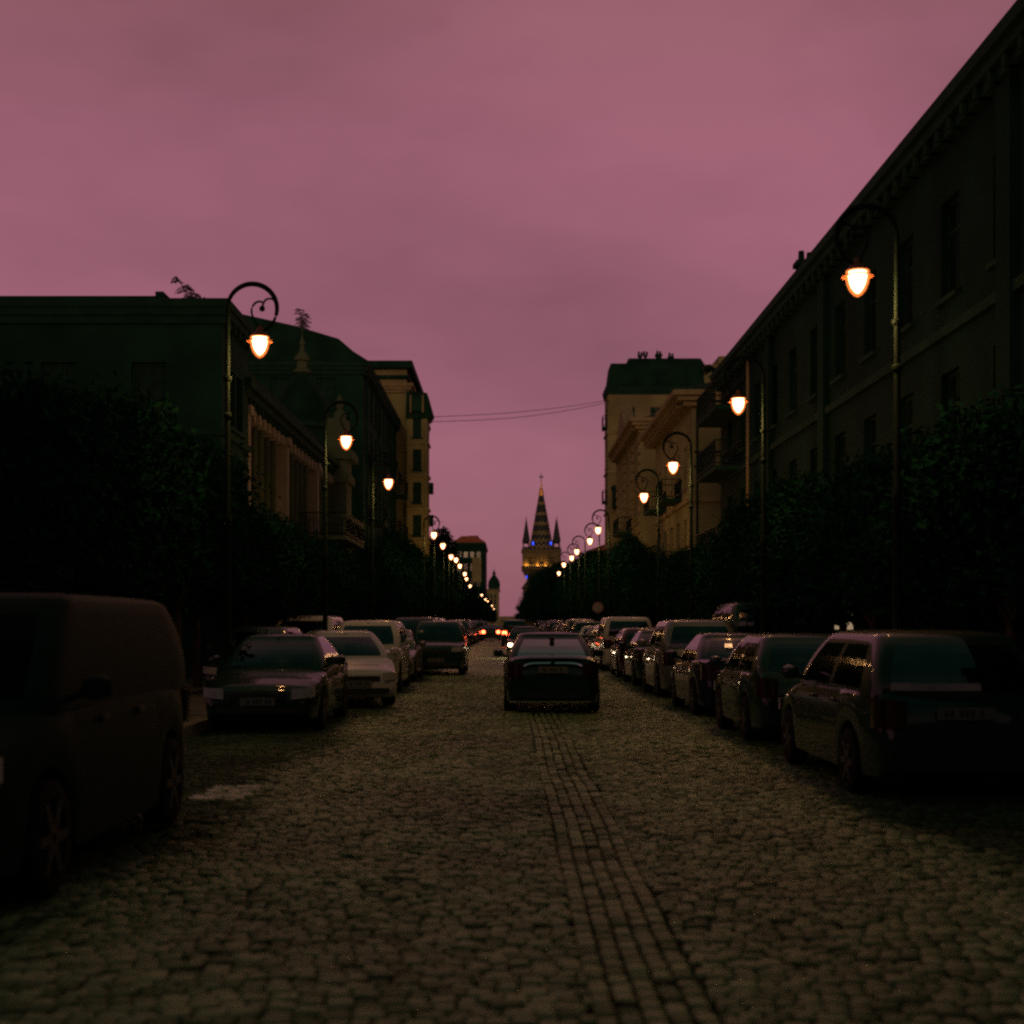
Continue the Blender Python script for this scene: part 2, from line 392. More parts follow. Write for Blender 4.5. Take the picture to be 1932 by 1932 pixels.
def chimney(t, x, y, z, w=.6, h=1.2, m=None, parent=None):
    c = MB().box(x-w/2,x+w/2,y-w/2,y+w/2,z,z+h); c.box(x-w/2-.08,x+w/2+.08,y-w/2-.08,y+w/2+.08,z+h,z+h+.14); c.lathe([(.11,0),(.09,.35)],8,(x-.12,y,z+h+.14)); c.lathe([(.11,0),(.09,.3)],8,(x+.14,y,z+h+.14))
    part('chimney', c, m or M['roof_metal'], parent or t, True)
def hip_roof(t, x0, x1, y0, y1, z, h, inset, m, name='roof', over=.35):
    x0-=over; x1+=over; y0-=over; y1+=over
    a=[(x0,y0,z),(x1,y0,z),(x1,y1,z),(x0,y1,z)]; b=[(x0+inset,y0+inset,z+h),(x1-inset,y0+inset,z+h),(x1-inset,y1-inset,z+h),(x0+inset,y1-inset,z+h)]
    r = MB().add(a+b,[(0,3,2,1),(4,5,6,7),(0,1,5,4),(1,2,6,5),(2,3,7,6),(3,0,4,7)])
    return part(name, r, m, t, True)

# --- left side
# near left block: low wide block whose end wall faces the camera
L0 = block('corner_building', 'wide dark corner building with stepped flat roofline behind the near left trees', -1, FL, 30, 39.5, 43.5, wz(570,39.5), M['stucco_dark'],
           [(1.2,2.0),(4.6,2.0),(7.4,1.7)], 2, 11, 1.0, M['trim_dark'], cornice=.25, pm='matte_pane')
up = MB().box(-45,wx(303,39.8),40.2,43.3,wz(570,39.5)+.06,wz(552,39.8)); up.box(wx(288,40),wx(303,40),40.3,41.3,wz(552,39.8),wz(545,40)); part('roof_parapet', up, M['stucco_dark'], L0, True)
string_course(L0, FL, -1, 39.5, 43.5, [3.9, 7.0], M['trim_dark'], .10, FL-30)
# theatre with pilasters
TY0, TY1, TZ = 43.7, 67.5, 9.2
th = block('theatre_building', 'ornate theatre with tall pale pilasters and bracketed cornice above the left trees', -1, FL-.5, 22, TY0, TY1, TZ, M['stone_theatre'], [(1.2,2.6),(5.0,2.9)], 9, 0, 1.1, M['trim_dark'], cornice=.7)
for k, y in enumerate((43.7, 51.4, 59.6, 66.3)):
    p = MB().box(FL-.497,FL-.02,y,y+.42,.0,TZ-.95); p.box(FL-.497,FL+.10,y-.08,y+.50,0,1.0); p.box(FL-.497,FL+.08,y-.06,y+.48,TZ-.95,TZ-.66)
    part('pilaster', p, M['trim_theatre'], th, True)
for k in range(18):
    if k % 6 == 5: continue
    y = 45.2 + (k%6)*1.22 + (k//6)*7.9
    c = MB(); c.lathe([(.20,0),(.20,.3),(.15,.35),(.13,4.0),(.19,4.1),(.19,4.35)],10,(FL-.36,y,4.2)); c.box(FL-.497,FL-.2,y-.16,y+.16,4.0,4.19)
    part('column', c, M['column_stone'], th, True)
c = MB(); y = TY0+.25
while y < TY1-.3: c.box(FL-.497,FL-.05,y,y+.30,TZ-1.0,TZ-.66); y += .95
part('modillions', c, M['trim_theatre'], th, True)
c = MB().box(FL-.9,FL-.62,TY0+.1,TY1-.1,TZ+.07,TZ+.75); c.box(FL-1.0,FL-.52,TY0,TY1,TZ+.75,TZ+.9); part('parapet', c, M['trim_dark'], th, True)
r = MB().prism([(FL-1.1,TY0+.3,TZ+.07),(FL-22.2,TY0+.3,TZ+.07),(FL-22.2,TY0+.3,TZ+1.0),(FL-11.5,TY0+.3,TZ+3.4)],(0,23.3,0)); part('roof', r, M['roof_metal'], th, True)
# end pavilion of the theatre, its side lit towards the camera
pv = MB().box(FL-.49,FL+.55,65.4,67.45,0,TZ+.2); pv.box(FL-.45,FL+.7,65.2,67.6,TZ-.9,TZ-.5); pv.box(FL-.45,FL+.7,65.2,67.6,5.2,5.6); pv.box(FL-.45,FL+.85,65.1,67.7,TZ+.2,TZ+.6)
pv.box(FL-.40,FL+.48,65.7,67.4,TZ+.6,TZ+2.2); pv.lathe([(.3,0),(.3,.3),(.12,.5),(.22,.8),(.05,1.2)],10,(FL+.1,66.4,TZ+2.2))
part('pavilion', pv, M['stone_theatre'], th, True)
# cupola over the corner
cz = TZ+.6; cx, cy = wx(570,69.), 69.
cu = MB().lathe([(1.45,-1.0),(1.45,1.4),(1.65,1.5),(1.65,1.7),(1.40,1.8)],12,(cx,cy,cz)); cu = part('cupola_drum', cu, M['trim_dark'], th, True)
zz = cz+1.8
dm = MB().lathe([(1.38,0),(1.42,.4),(1.30,.95),(1.02,1.5),(.66,1.95),(.36,2.25),(.34,2.5)],20,(cx,cy,zz)); part('dome', dm, M['roof_metal'], th, True, smooth=True)
ln = MB().lathe([(.34,2.5),(.44,2.55),(.44,2.68),(.26,2.75),(.26,3.1),(.40,3.15),(.38,3.3),(.12,3.65),(.1,3.9),(.17,4.0),(.1,4.12),(.02,4.4),(.015,5.6)],12,(cx,cy,zz)); part('lantern', ln, M['stone_theatre'], th, True)
bl = balcony(th, FL-.45, FL+1.7, 55.5, 62.3, 5.15, M['stone_theatre'], .95)
c = MB()
for y in np.arange(55.6,62.2,.26): c.lathe([(.05,0),(.09,.2),(.05,.5),(.07,.7)],6,(FL+1.6,float(y),5.15))
c.box(FL+1.5,FL+1.72,55.45,62.35,5.86,6.02); part('balustrade', c, M['stone_theatre'], th, True)

# L1: tall dark block with sloping roof
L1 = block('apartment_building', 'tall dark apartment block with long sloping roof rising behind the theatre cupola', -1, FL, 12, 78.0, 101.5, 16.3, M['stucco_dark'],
           [(1.2,2.2),(4.6,2.1),(7.8,2.1),(11.,2.0),(13.8,1.7)], 8, 4, 1.05, M['trim_dark'], cornice=.35, pm='matte_pane')
rf = [(FL+.4,77.7,16.37),(wx(685,78)+.0,77.7,wz(684,78)+1.0),(wx(668,78),77.7,wz(665,78)),(wx(640,78),77.7,wz(641,78)),(wx(560,78),77.7,wz(617,78)),(wx(455,78),77.7,wz(597,78)),(wx(432,78),77.7,wz(592,78)),(wx(380,78),77.7,wz(600,78)),(wx(300,78),77.7,16.0),(wx(300,78),77.7,12.),(FL-11.9,77.7,12.)]
rf = [p for p in rf]
r = MB().prism([(FL+.4,77.7,16.37),(wx(668,78),77.7,wz(665,78)),(wx(640,78),77.7,wz(641,78)),(wx(560,78),77.7,wz(617,78)),(wx(455,78),77.7,wz(594,78)),(wx(448,78),77.7,wz(590,78)),(wx(434,78),77.7,wz(590,78)),(wx(300,78),77.7,wz(600,78)),(wx(300,78),77.7,16.37)],(0,23.9,0)); part('roof', r, M['roof_metal'], L1, True)
an = MB().box(FL-20,FL-11.99,78,101,-.3,16.36); part('rear_wing', an, M['stucco_dark'], L1, True)
for y in (79.3, 86.5, 95.): part('drainpipe', MB().tube([(FL+.12,y,1.),(FL+.12,y,15.6)],.05,6), M['trim_dark'], L1, True)
for (ya, zs) in ((80.5,(4.3,7.5,10.7)),(91.,(4.3,7.5,10.7)),(97.,(7.5,10.7))):
    for z in zs: balcony(L1, FL+.003, FL+1.0, ya, ya+2.6, z, M['trim_dark'])

# L3: ochre apartment house with attic storey
z3 = wz(729,103)
L3 = block('apartment_house', 'ochre apartment house with flat attic storey and a tower bay over the pavement', -1, -7.45, 10, 102.2, 125.5, z3, M['stucco_ochre'],
           [(1.2,2.2),(4.8,2.0),(8.2,2.0),(11.6,2.0),(15.,1.9)], 7, 2, 1.1, M['trim'], cornice=.45, front_floors=[(8.2,2.0),(11.6,2.0)], pm='matte_pane')
a = MB().box(-17.3,-7.55,103.0,125.,z3+.065,wz(696,103)-.0); part('attic', a, M['stucco_ochre'], L3, True)
a = MB().box(-17.6,-7.1,102.4,125.4,wz(696,103),wz(683,103)); a.box(-17.4,-7.4,102.7,125.2,z3+.55,z3+.8); part('roof', a, M['roof_metal'], L3, True)
string_course(L3, -7.45, -1, 102.2, 125.5, [4.2,7.5,10.9,14.3], M['trim'], .15, -17.45)
for z in (4.6,8.0,11.4): balcony(L3, -7.447, -6.7, 106., 108.6, z, M['trim'])
# tower bay standing out from L3 over the pavement
zt_ = wz(790,101.5); X0, X1 = wx(768,101.5), wx(806,101.5)
tb = MB(); hs = []
for k in range(5): hs.append((.42, 1.05, 5.6+2.42*k, 5.6+2.42*k+1.55))
wall_with_holes(tb, (X0,101.5,0),(1,0,0),(0,-1,0),X1-X0,4.4,zt_,hs,.15)
tb.quad((X1,101.5,4.4),(X1,104.2,4.4),(X1,104.2,zt_),(X1,101.5,zt_)); tb.quad((X0,101.5,4.4),(X0,101.5,zt_),(X0,102.197,zt_),(X0,102.197,4.4)); tb.quad((X0,104.2,4.4),(X0,104.2,zt_),(X1,104.2,zt_),(X1,104.2,4.4))
tb.quad((X0,101.5,4.4),(X0,104.2,4.4),(X1,104.2,4.4),(X1,101.5,4.4)); tb.quad((X0,101.5,zt_),(X1,101.5,zt_),(X1,104.2,zt_),(X0,104.2,zt_))
for z in (5.1,7.5,9.95,12.4,14.8): tb.box(X0-.05,X1+.12,101.38,101.497,z,z+.16); tb.box(X1+.003,X1+.12,101.5,104.2,z,z+.16)
tb.box(X0,X0+.14,101.42,101.496,5.3,zt_); tb.box(X1-.16,X1,101.42,101.496,5.3,zt_)
part('tower_bay', tb, M['stucco_ochre'], L3, True)
for (a,b,c,d) in hs: put_window(L3, (X0+a, 101.5, c), (1,0,0), (0,-1,0), b-a, d-c, M['trim_dark'], .13, 'matte_pane')
zq = wz(742,101.5); X2 = wx(816,101.5)
r = MB().prism([(X0-.1,101.3,zt_+.02),(X1+.12,101.3,zt_+.02),(X2,101.3,wz(778,101.5)),(wx(806,101.5),101.3,zq),(X0-.02,101.3,wz(738,101.5))],(0,3.0,0))
part('roof', r, M['roof_metal'], L3, True)
dmr = MB().box(wx(777,101.5),wx(797,101.5),101.05,101.297,wz(777,101.5),wz(750,101.5)); db = part('dormer', dmr, M['trim_dark'], L3, True)
part('frame', MB().box(wx(774,101.5),wx(777,101.5)-.004,101.0,101.25,wz(780,101.5),wz(747,101.5)).box(wx(797,101.5)+.004,wx(800,101.5),101.0,101.25,wz(780,101.5),wz(747,101.5)), M['trim'], db)
for y_ in (921,982):
    part('air_conditioner', MB().box(X1+.13,X1+.42,101.7,102.4,wz(y_+10,101.5),wz(y_-11,101.5)).box(X1+.16,X1+.39,101.66,101.696,wz(y_+6,101.5),wz(y_-7,101.5)), M['roof_metal'], L3, True)
# L4: far pale block with tiled roof, poster-like pale panels
Y4 = 400.
L4 = block('distant_block', 'distant boxy block with low red tiled roof behind the left lamps', -1, wx(914,Y4), 9., Y4, Y4+45, wz(1024,Y4), M['stucco_green'],
           [(3.,2.4),(7.5,2.4),(12.,2.4),(16.5,2.4),(20.5,1.8)], 6, 4, 1.2, M['trim_dark'], cornice=.4)
hip_roof(L4, wx(914,Y4)-9, wx(914,Y4), Y4, Y4+45, wz(1024,Y4)+.08, wz(1011,Y4)-wz(1024,Y4), 2.6, M['roof_tile'])
part('roof_box', MB().box(wx(884,Y4),wx(903,Y4)-.2,Y4+4,Y4+12,wz(1020,Y4),wz(1009,Y4)), M['roof_metal'], L4, True)
part('pale_panel', MB().box(wx(891,Y4),wx(908,Y4),Y4-.12,Y4-.004,wz(1098,Y4),wz(1052,Y4)), M['stucco_cream'], L4, True)
# L5: domed building far down the street
Y5 = 640.
L5 = block('domed_building', 'far pale corner building crowned by a small pointed dome at the street end', -1, wx(941,Y5), 8.5, Y5, Y5+30, wz(1112,Y5), M['stucco_cream'],
           [(2.,2.4),(6.,2.4),(10.,2.4),(13.,2.)], 5, 4, 1.1, M['trim'], cornice=.6)
cx5 = wx(932,Y5); zb = wz(1112,Y5)
part('drum', MB().lathe([(2.7,0),(2.7,1.6),(3.0,1.7),(3.0,2.0)],12,(cx5,Y5+3.2,zb+.06)), M['trim_dark'], L5, True)
part('dome', MB().lathe([(2.7,2.0),(2.75,3.),(2.3,4.4),(1.4,5.8),(.7,6.7),(.7,7.4),(.85,7.6),(.3,8.6),(.1,9.4),(.05,11.)],16,(cx5,Y5+3.2,zb)), M['roof_metal'], L5, True, smooth=True)
# building closing the view
EN = block('end_building', 'low pale building closing the far end of the street', 1, -5.5, 30, 860., 880., wz(1163,860), M['stucco_cream'], [(1.5,2.4)], 3, 10, 1.4, M['trim'], cornice=.3)

# --- right side
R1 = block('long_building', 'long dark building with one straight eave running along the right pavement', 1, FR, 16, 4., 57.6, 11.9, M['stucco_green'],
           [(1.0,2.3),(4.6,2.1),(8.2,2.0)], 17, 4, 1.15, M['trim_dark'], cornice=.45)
hip_roof(R1, FR+.1, FR+16, 4., 57.6, 11.97, 3.2, 6.5, M['roof_metal'], over=.55)
string_course(R1, FR, 1, 4., 57.6, [3.9,7.4], M['trim_dark'], .12)
for i, y in enumerate((8.5,24.,38.2,46.2)):
    part('pilaster', MB().box(FR-.003,FR-.16,y,y+.7,.0,11.2), M['stucco_green'], R1, True)
chimney(R1, FR+.55, 43.8, 11.9, .5, 1.05)
for z in (4.3, 7.6, 9.9): balcony(R1, FR-.003, FR-1.05, 52.2, 57.3, z, M['trim_dark'])
dp = MB().tube([(FR-.12,50.4,.6),(FR-.12,50.4,11.2)],.06,6); part('drainpipe', dp, M['trim'], R1, True)
part('lit_window', MB().box(FR-.03,FR-.004,35.5,37.4,1.45,2.35), M['lit_win'], R1, True)
aw = MB().prism([(FR-.003,26.6,2.95),(FR-1.2,26.6,2.55),(FR-1.2,26.6,2.5),(FR-.003,26.6,2.9)],(0,2.6,0)); part('awning', aw, M['trim'], R1, True)

BZ = 12.7
B = block('cream_house', 'cream house with deep overhanging cornice and blank end wall behind the right lamps', 1, FR, 12, 66.7, 83., BZ, M['stucco_cream'],
          [(1.2,2.2),(4.6,2.2),(8.3,2.1)], 5, 2, 1.2, M['trim'], cornice=1.0, front_floors=[(4.6,2.2),(8.3,2.1)], margin=1.0, pm='matte_pane')
hip_roof(B, FR+.2, FR+12, 66.7, 83., BZ+.07, 1.9, 5., M['roof_metal'], over=.9)
for z in (4.3, 8.0): balcony(B, FR-.003, FR-1.0, 70.5, 73.5, z, M['trim_dark']); balcony(B, FR-.003, FR-1.0, 77.2, 80.2, z, M['trim_dark'])
string_course(B, FR, 1, 66.7, 83., [3.8, 7.5], M['trim'], .14, FR+12)
dp = MB()
for x in (FR+.25,): dp.tube([(x,66.55,.5),(x,66.55,BZ-.7)],.06,6)
dp.tube([(FR+.1,66.58,9.9),(FR+2.6,66.58,9.9)],.05,6); dp.tube([(FR+.1,66.58,9.2),(FR+2.6,66.58,9.2)],.05,6)
part('pipes', dp, M['iron'], B, True)
CZ = 15.1
Cb = block('narrow_house', 'narrow ochre house with quoined corner and raking pediment between two taller neighbours', 1, FR-.1, 9, 91.5, 111., CZ, M['stucco_ochre'],
           [(1.2,2.2),(4.8,2.2),(8.4,2.2),(11.8,1.9)], 5, 0, 1.15, M['trim'], cornice=.8, margin=1., pm='matte_pane')
pd = MB().prism([(FR-.75,96.,CZ+.07),(FR-.75,103.,CZ+.07),(FR-.75,99.5,CZ+2.2)],(.8,0,0)); part('pediment', pd, M['trim'], Cb, True)
hip_roof(Cb, FR, FR+9, 91.5, 111., CZ+.07, 1.2, 3.5, M['roof_metal'], over=.3)
q = MB()
for k in range(22):
    z = .4+k*.66; q.box(FR-.103,FR-.22,91.5,91.5+(.9 if k%2 else .6),z,z+.45)
for yy in (96.4,103.2,110.):
    for k in range(22): z = .4+k*.66; q.box(FR-.103,FR-.2,yy,yy+(.9 if k%2 else .6),z,z+.45)
part('quoins', q, M['trim'], Cb, True)
for z in (4.5,8.1): balcony(Cb, FR-.1-.003, FR-1.1, 97.2, 102.2, z, M['trim_dark'])
DZ = wz(731,123)
D = block('corner_block', 'tall brown corner block with dark mansard roof and chimneys right of the sky gap', 1, wx(1147,123), 8.7, 123., 127., DZ, M['stucco_brown'],
          [(1.2,2.2),(4.8,2.2),(8.4,2.2),(12.,2.2),(15.6,2.2),(19.,1.9)], 1, 3, 1.2, M['trim_dark'], cornice=.22, margin=.6, pm='matte_pane')
dx = wx(1147,123)
hr = hip_roof(D, dx+.1, dx+8.6, 123.1, 127., DZ+.07, wz(686,123)-DZ, .28, M['roof_metal'], over=.1)
part('rear_wing', MB().box(dx+2.2, dx+14, 127.003, 150, -.3, DZ-.3), M['stucco_brown'], D, True)
rd = [(wx(1180,124),124,wz(686,123)+.08),(wx(1330,124),124,wz(686,123)+.08),(wx(1322,124),124,wz(676,124)),(wx(1186,124),124,wz(676,124))]
part('roof_deck', MB().prism(rd,(0,2.6,0)), M['roof_metal'], D, True)
for x, w, h in ((1208,.25,.35),(1218,.2,.4),(1243,.5,.45),(1266,.4,.25)): chimney(D, wx(x,125), 125.2, wz(676,124)-.02, w, h)
string_course(D, dx, 1, 123., 127., [4.1,7.8,11.4,15.,18.5], M['trim'], .12, dx+8.7)
bx = MB().box(wx(1157,121.6),wx(1193,121.6),121.6,122.997,wz(957,121.6),wz(921,121.6)); bx.box(wx(1155,121.6),wx(1195,121.6),121.4,122.99,wz(921,121.6),wz(916,121.6))
part('enclosed_balcony', bx, M['roof_metal'], D, True)
for z in (12.6,19.3): balcony(D, dx-.003, dx-.35, 124., 126., z, M['trim_dark'])
E_ = block('rear_block', 'pale flat-topped block peeping over the right roofs beside the mansard', 1, wx(1319,170), 9., 170., 185., wz(689,170), M['stucco_ochre'], [(20.,1.8),(26.,1.8)], 3, 3, 1.1, M['trim'], cornice=.2)
part('stair_box', MB().box(wx(1356,172),wx(1385,172),172,180,wz(689,170)+.06,wz(672,172)), M['stucco_ochre'], E_, True)
# low houses further along both sides
for i, (sd, xf, y0, y1, z, mk, lb) in enumerate([
    (1, FR+.2, 152., 178., 9.5, 'stucco_ochre', 'low ochre house beyond the brown corner block on the right'),
    (1, FR+.4, 182., 214., 8.5, 'stucco_green', 'low grey house among the trees before the spired church'),
    (-1, FL-.3, 130., 185., 10.5, 'stucco_green', 'grey house beyond the ochre tower bay on the left'),
    (-1, FL-.3, 188., 260., 9.0, 'stucco_dark', 'long dark house hidden by the far left trees')]):
    t = block('row_house', lb, sd, xf, 11, y0, y1, z, M[mk], [(1.2,2.2),(5.,2.2)], 6, 2, 1.1, M['trim_dark'], cornice=.4)
    hip_roof(t, min(xf, xf+sd*11), max(xf, xf+sd*11), y0, y1, z+.07, 1.6, 4., M['roof_tile'] if i == 0 else M['roof_metal'])

block('sun_blocker_building', 'unseen dark building added behind the viewpoint to block low sun', 1, -30., 62, -48., -36., 19.5, M['stucco_dark'], [(1.2,2.2),(4.8,2.2),(8.4,2.2)], 2, 0, 1.2, M['trim_dark'], cornice=.5)  # added out of view to keep low sunlight off the near street
# --- church
YC = 350.; s = YC/F; CXc = wx(1022, YC)
def cz_(y): return wz(y, YC)
ch = thing('church', 'church tower with dark zigzag-banded spire, corner pinnacles and glowing belfry above the trees', 'church', (CXc, YC+5, 0))
def cl(mb, x, y, z): pass
hw = 36*s; ctr = (CXc, YC+hw+.2)
part('tower_shaft', MB().box(CXc-hw*.74,CXc+hw*.74,ctr[1]-hw*.74,ctr[1]+hw*.74,-.3,cz_(1078)), M['church'], ch, True)
co = MB()
for k in range(4):
    a = .74+.26*(k+1)/4; co.box(CXc-hw*a,CXc+hw*a,ctr[1]-hw*a,ctr[1]+hw*a,cz_(1090)+k*.55,cz_(1090)+(k+1)*.55-.004)
part('corbel', co, M['church'], ch, True)
zb0, zb1 = cz_(1090)+2.2, cz_(1036)
bf = MB()
y0 = ctr[1]-hw
holes = []
for c in (-.55,0,.55): holes.append((hw+hw*c-.75, hw+hw*c+.75, zb0+1.2, zb1-2.0))
wall_with_holes(bf, (CXc-hw,y0,0),(1,0,0),(0,-1,0),2*hw,zb0,zb1-.6,holes,.7)
wall_with_holes(bf, (CXc-hw,y0+2*hw,0),(0,-1,0),(-1,0,0),2*hw,zb0,zb1-.6,holes,.7)
wall_with_holes(bf, (CXc+hw,y0,0),(0,1,0),(1,0,0),2*hw,zb0,zb1-.6,holes,.7)
bf.quad((CXc+hw,y0+2*hw,zb0),(CXc-hw,y0+2*hw,zb0),(CXc-hw,y0+2*hw,zb1-.6),(CXc+hw,y0+2*hw,zb1-.6))
bf.box(CXc-hw+.8,CXc+hw-.8,y0+.8,y0+2*hw-.8,zb0,zb1-.65)
bf.box(CXc-hw-.25,CXc+hw+.25,y0-.25,y0+2*hw+.25,zb1-.6,zb1)
bf.box(CXc-hw-.18,CXc+hw+.18,y0-.18,y0+2*hw+.18,zb0-.002,zb0+.35)
for c in (-.97,-.275,.275,.97): bf.box(CXc+hw*c-.22,CXc+hw*c+.22,y0-.16,y0-.004,zb0+.36,zb1-.604)
part('belfry', bf, M['church'], ch, True)
sw = 23.5*s
prof = [(sw*1.10,zb1+.003),(sw*1.05,zb1+.7),(sw*.98,zb1+.9)]
ztip0 = cz_(932); rt = 5.2*s
sp = MB().lathe([(sw*1.10,zb1+.003),(sw*1.04,zb1+.7),(rt,ztip0)],8,(ctr[0],ctr[1],0),PI/8); part('spire', sp, M['spire'], ch, True)
part('spire_tip', MB().lathe([(rt*1.06,ztip0-.01),(rt*.75,ztip0+1.6),(rt*.42,ztip0+2.),(.12,cz_(905)),(.05,cz_(902))],8,(ctr[0],ctr[1],0),PI/8), M['gold'], ch, True)
zc = cz_(902)
part('cross', MB().box(ctr[0]-.10,ctr[0]+.10,ctr[1]-.1,ctr[1]+.1,zc-.5,cz_(889)).box(ctr[0]-.62,ctr[0]-.101,ctr[1]-.1,ctr[1]+.1,cz_(896)-.12,cz_(896)+.16).box(ctr[0]+.101,ctr[0]+.62,ctr[1]-.1,ctr[1]+.1,cz_(896)-.12,cz_(896)+.16), M['iron'], ch, True)
def spr(z):  # spire radius at height z
    za, zb_ = zb1+.7, ztip0; t_ = (z-za)/(zb_-za); return sw*1.04*(1-t_)+rt*t_
for y, amp in ((947,.25),(967,.32),(986,.38),(1004,.5),(1019,.6),(1030,.45)):
    zc_ = cz_(y); mb = MB(); wd = .17
    cs = []
    for j in range(8):
        t0 = 2*PI*j/8+PI/8; t1 = 2*PI*(j+1)/8+PI/8
        for q in range(4):
            f0, f1 = q/4, (q+1)/4
            def pt(f, z):
                r_ = spr(z)+.05; a = Vector((math.cos(t0)*r_, math.sin(t0)*r_,0)); b = Vector((math.cos(t1)*r_, math.sin(t1)*r_,0)); p = a.lerp(b, f); return (ctr[0]+p.x, ctr[1]+p.y, z)
            h0 = zc_ + (amp if q%2 else -amp); h1 = zc_ + (-amp if q%2 else amp)
            mb.quad(pt(f0,h0-wd), pt(f1,h1-wd), pt(f1,h1+wd), pt(f0,h0+wd))
    part('zigzag_band', mb, M['band'], ch, True)
tw = 29*s
for ix, iy in ((-1,-1),(1,-1),(-1,1),(1,1)):
    px, py = ctr[0]+ix*tw, ctr[1]+iy*tw
    zt0, zt1, zt2 = zb1+.003, cz_(1022), cz_(978)
    c = MB().lathe([(7.2*s,zt1),(7.4*s,zt1+.9),(6.6*s,zt1+1.0),(.08,zt2),(.05,zt2+.5)],8,(px,py,0),PI/8)
    po = part('pinnacle', c, M['spire'], ch, True)
    for a in range(4):
        ax, ay = px+6*s*math.cos(PI/4+a*PI/2)*1.2, py+6*s*math.sin(PI/4+a*PI/2)*1.2
        part('column', MB().lathe([(.12,zt0),(.10,zt0+.2),(.10,zt1-.15),(.14,zt1)],8,(ax,ay,0)), M['church'], po)
    part('parapet', MB().box(px-.95,px+.95,py-.95,py+.95,zt0,zt0+.62), M['spire'], po)
part('nave', MB().box(CXc-hw*.9,CXc+hw*.9,YC+2*hw+.3,YC+2*hw+26,-.3,11).prism([(CXc-hw*1.0,YC+2*hw+.3,11.004),(CXc+hw*1.0,YC+2*hw+.3,11.004),(CXc,YC+2*hw+.3,17)],(0,25.7,0)), M['church'], ch, True)
for x, y, yy in ((1006,1024,-.6),(1040,1024,-.6),(994,1088,0)):
    ex = wx(x,YC); z = cz_(y)
    ey = ctr[1]-spr(z)*.80-.1 if yy else ctr[1]-hw*.80
    part('blue_floodlight', MB().lathe([(.05,-.4),(.16,-.28),(.20,0),(.14,.32),(.04,.45)],8,(ex,ey,z)), M['blue_lit'], ch, True)
for x, dz in ((993,.42),(1014,.42),(1030,.42)):
    lt = bpy.data.lights.new('flood_light', 'POINT'); lt.energy = 170; lt.color = (1.,.42,.08); lt.shadow_soft_size = .12
    lo = bpy.data.objects.new('flood_light', lt); COL.objects.link(lo); lo.parent = ch; lo.location = Vector((wx(x,YC), y0-.5, zb0+.75)) - ch.location
    part('warm_floodlight', MB().lathe([(.12,0),(.18,.08),(.05,.22)],8,(wx(x,YC),y0-.55,zb0+dz-.1)), M['flood'], ch, True)
part('ledge', MB().box(CXc-hw-.3,CXc+hw+.3,y0-.8,y0-.19,zb0-.2,zb0+.26).box(CXc-hw-.3,CXc+hw+.3,y0-.98,y0-.803,zb0-.25,zb0+.78), M['church'], ch, True)

# --- cables across the street
for k, (ya, yb, lb) in enumerate(((787,755,'upper thin cable sagging across the street between the tall corner houses'),(796,759,'lower thin cable sagging across the street under a parallel cable'))):
    A_ = Vector((wx(806,101.5)+.02, 101.45, wz(ya,101.5))); B_ = Vector((wx(1149,122.9), 122.95, wz(yb,122.9)))
    pts = [A_.lerp(B_, i/24) - Vector((0,0,.28*(1+.5*k)*math.sin(PI*i/24))) for i in range(25)]
    tag(part('cable', MB().tube(pts, .024, 6), M['cable']), lb, 'cable', 'cables spanning the street')

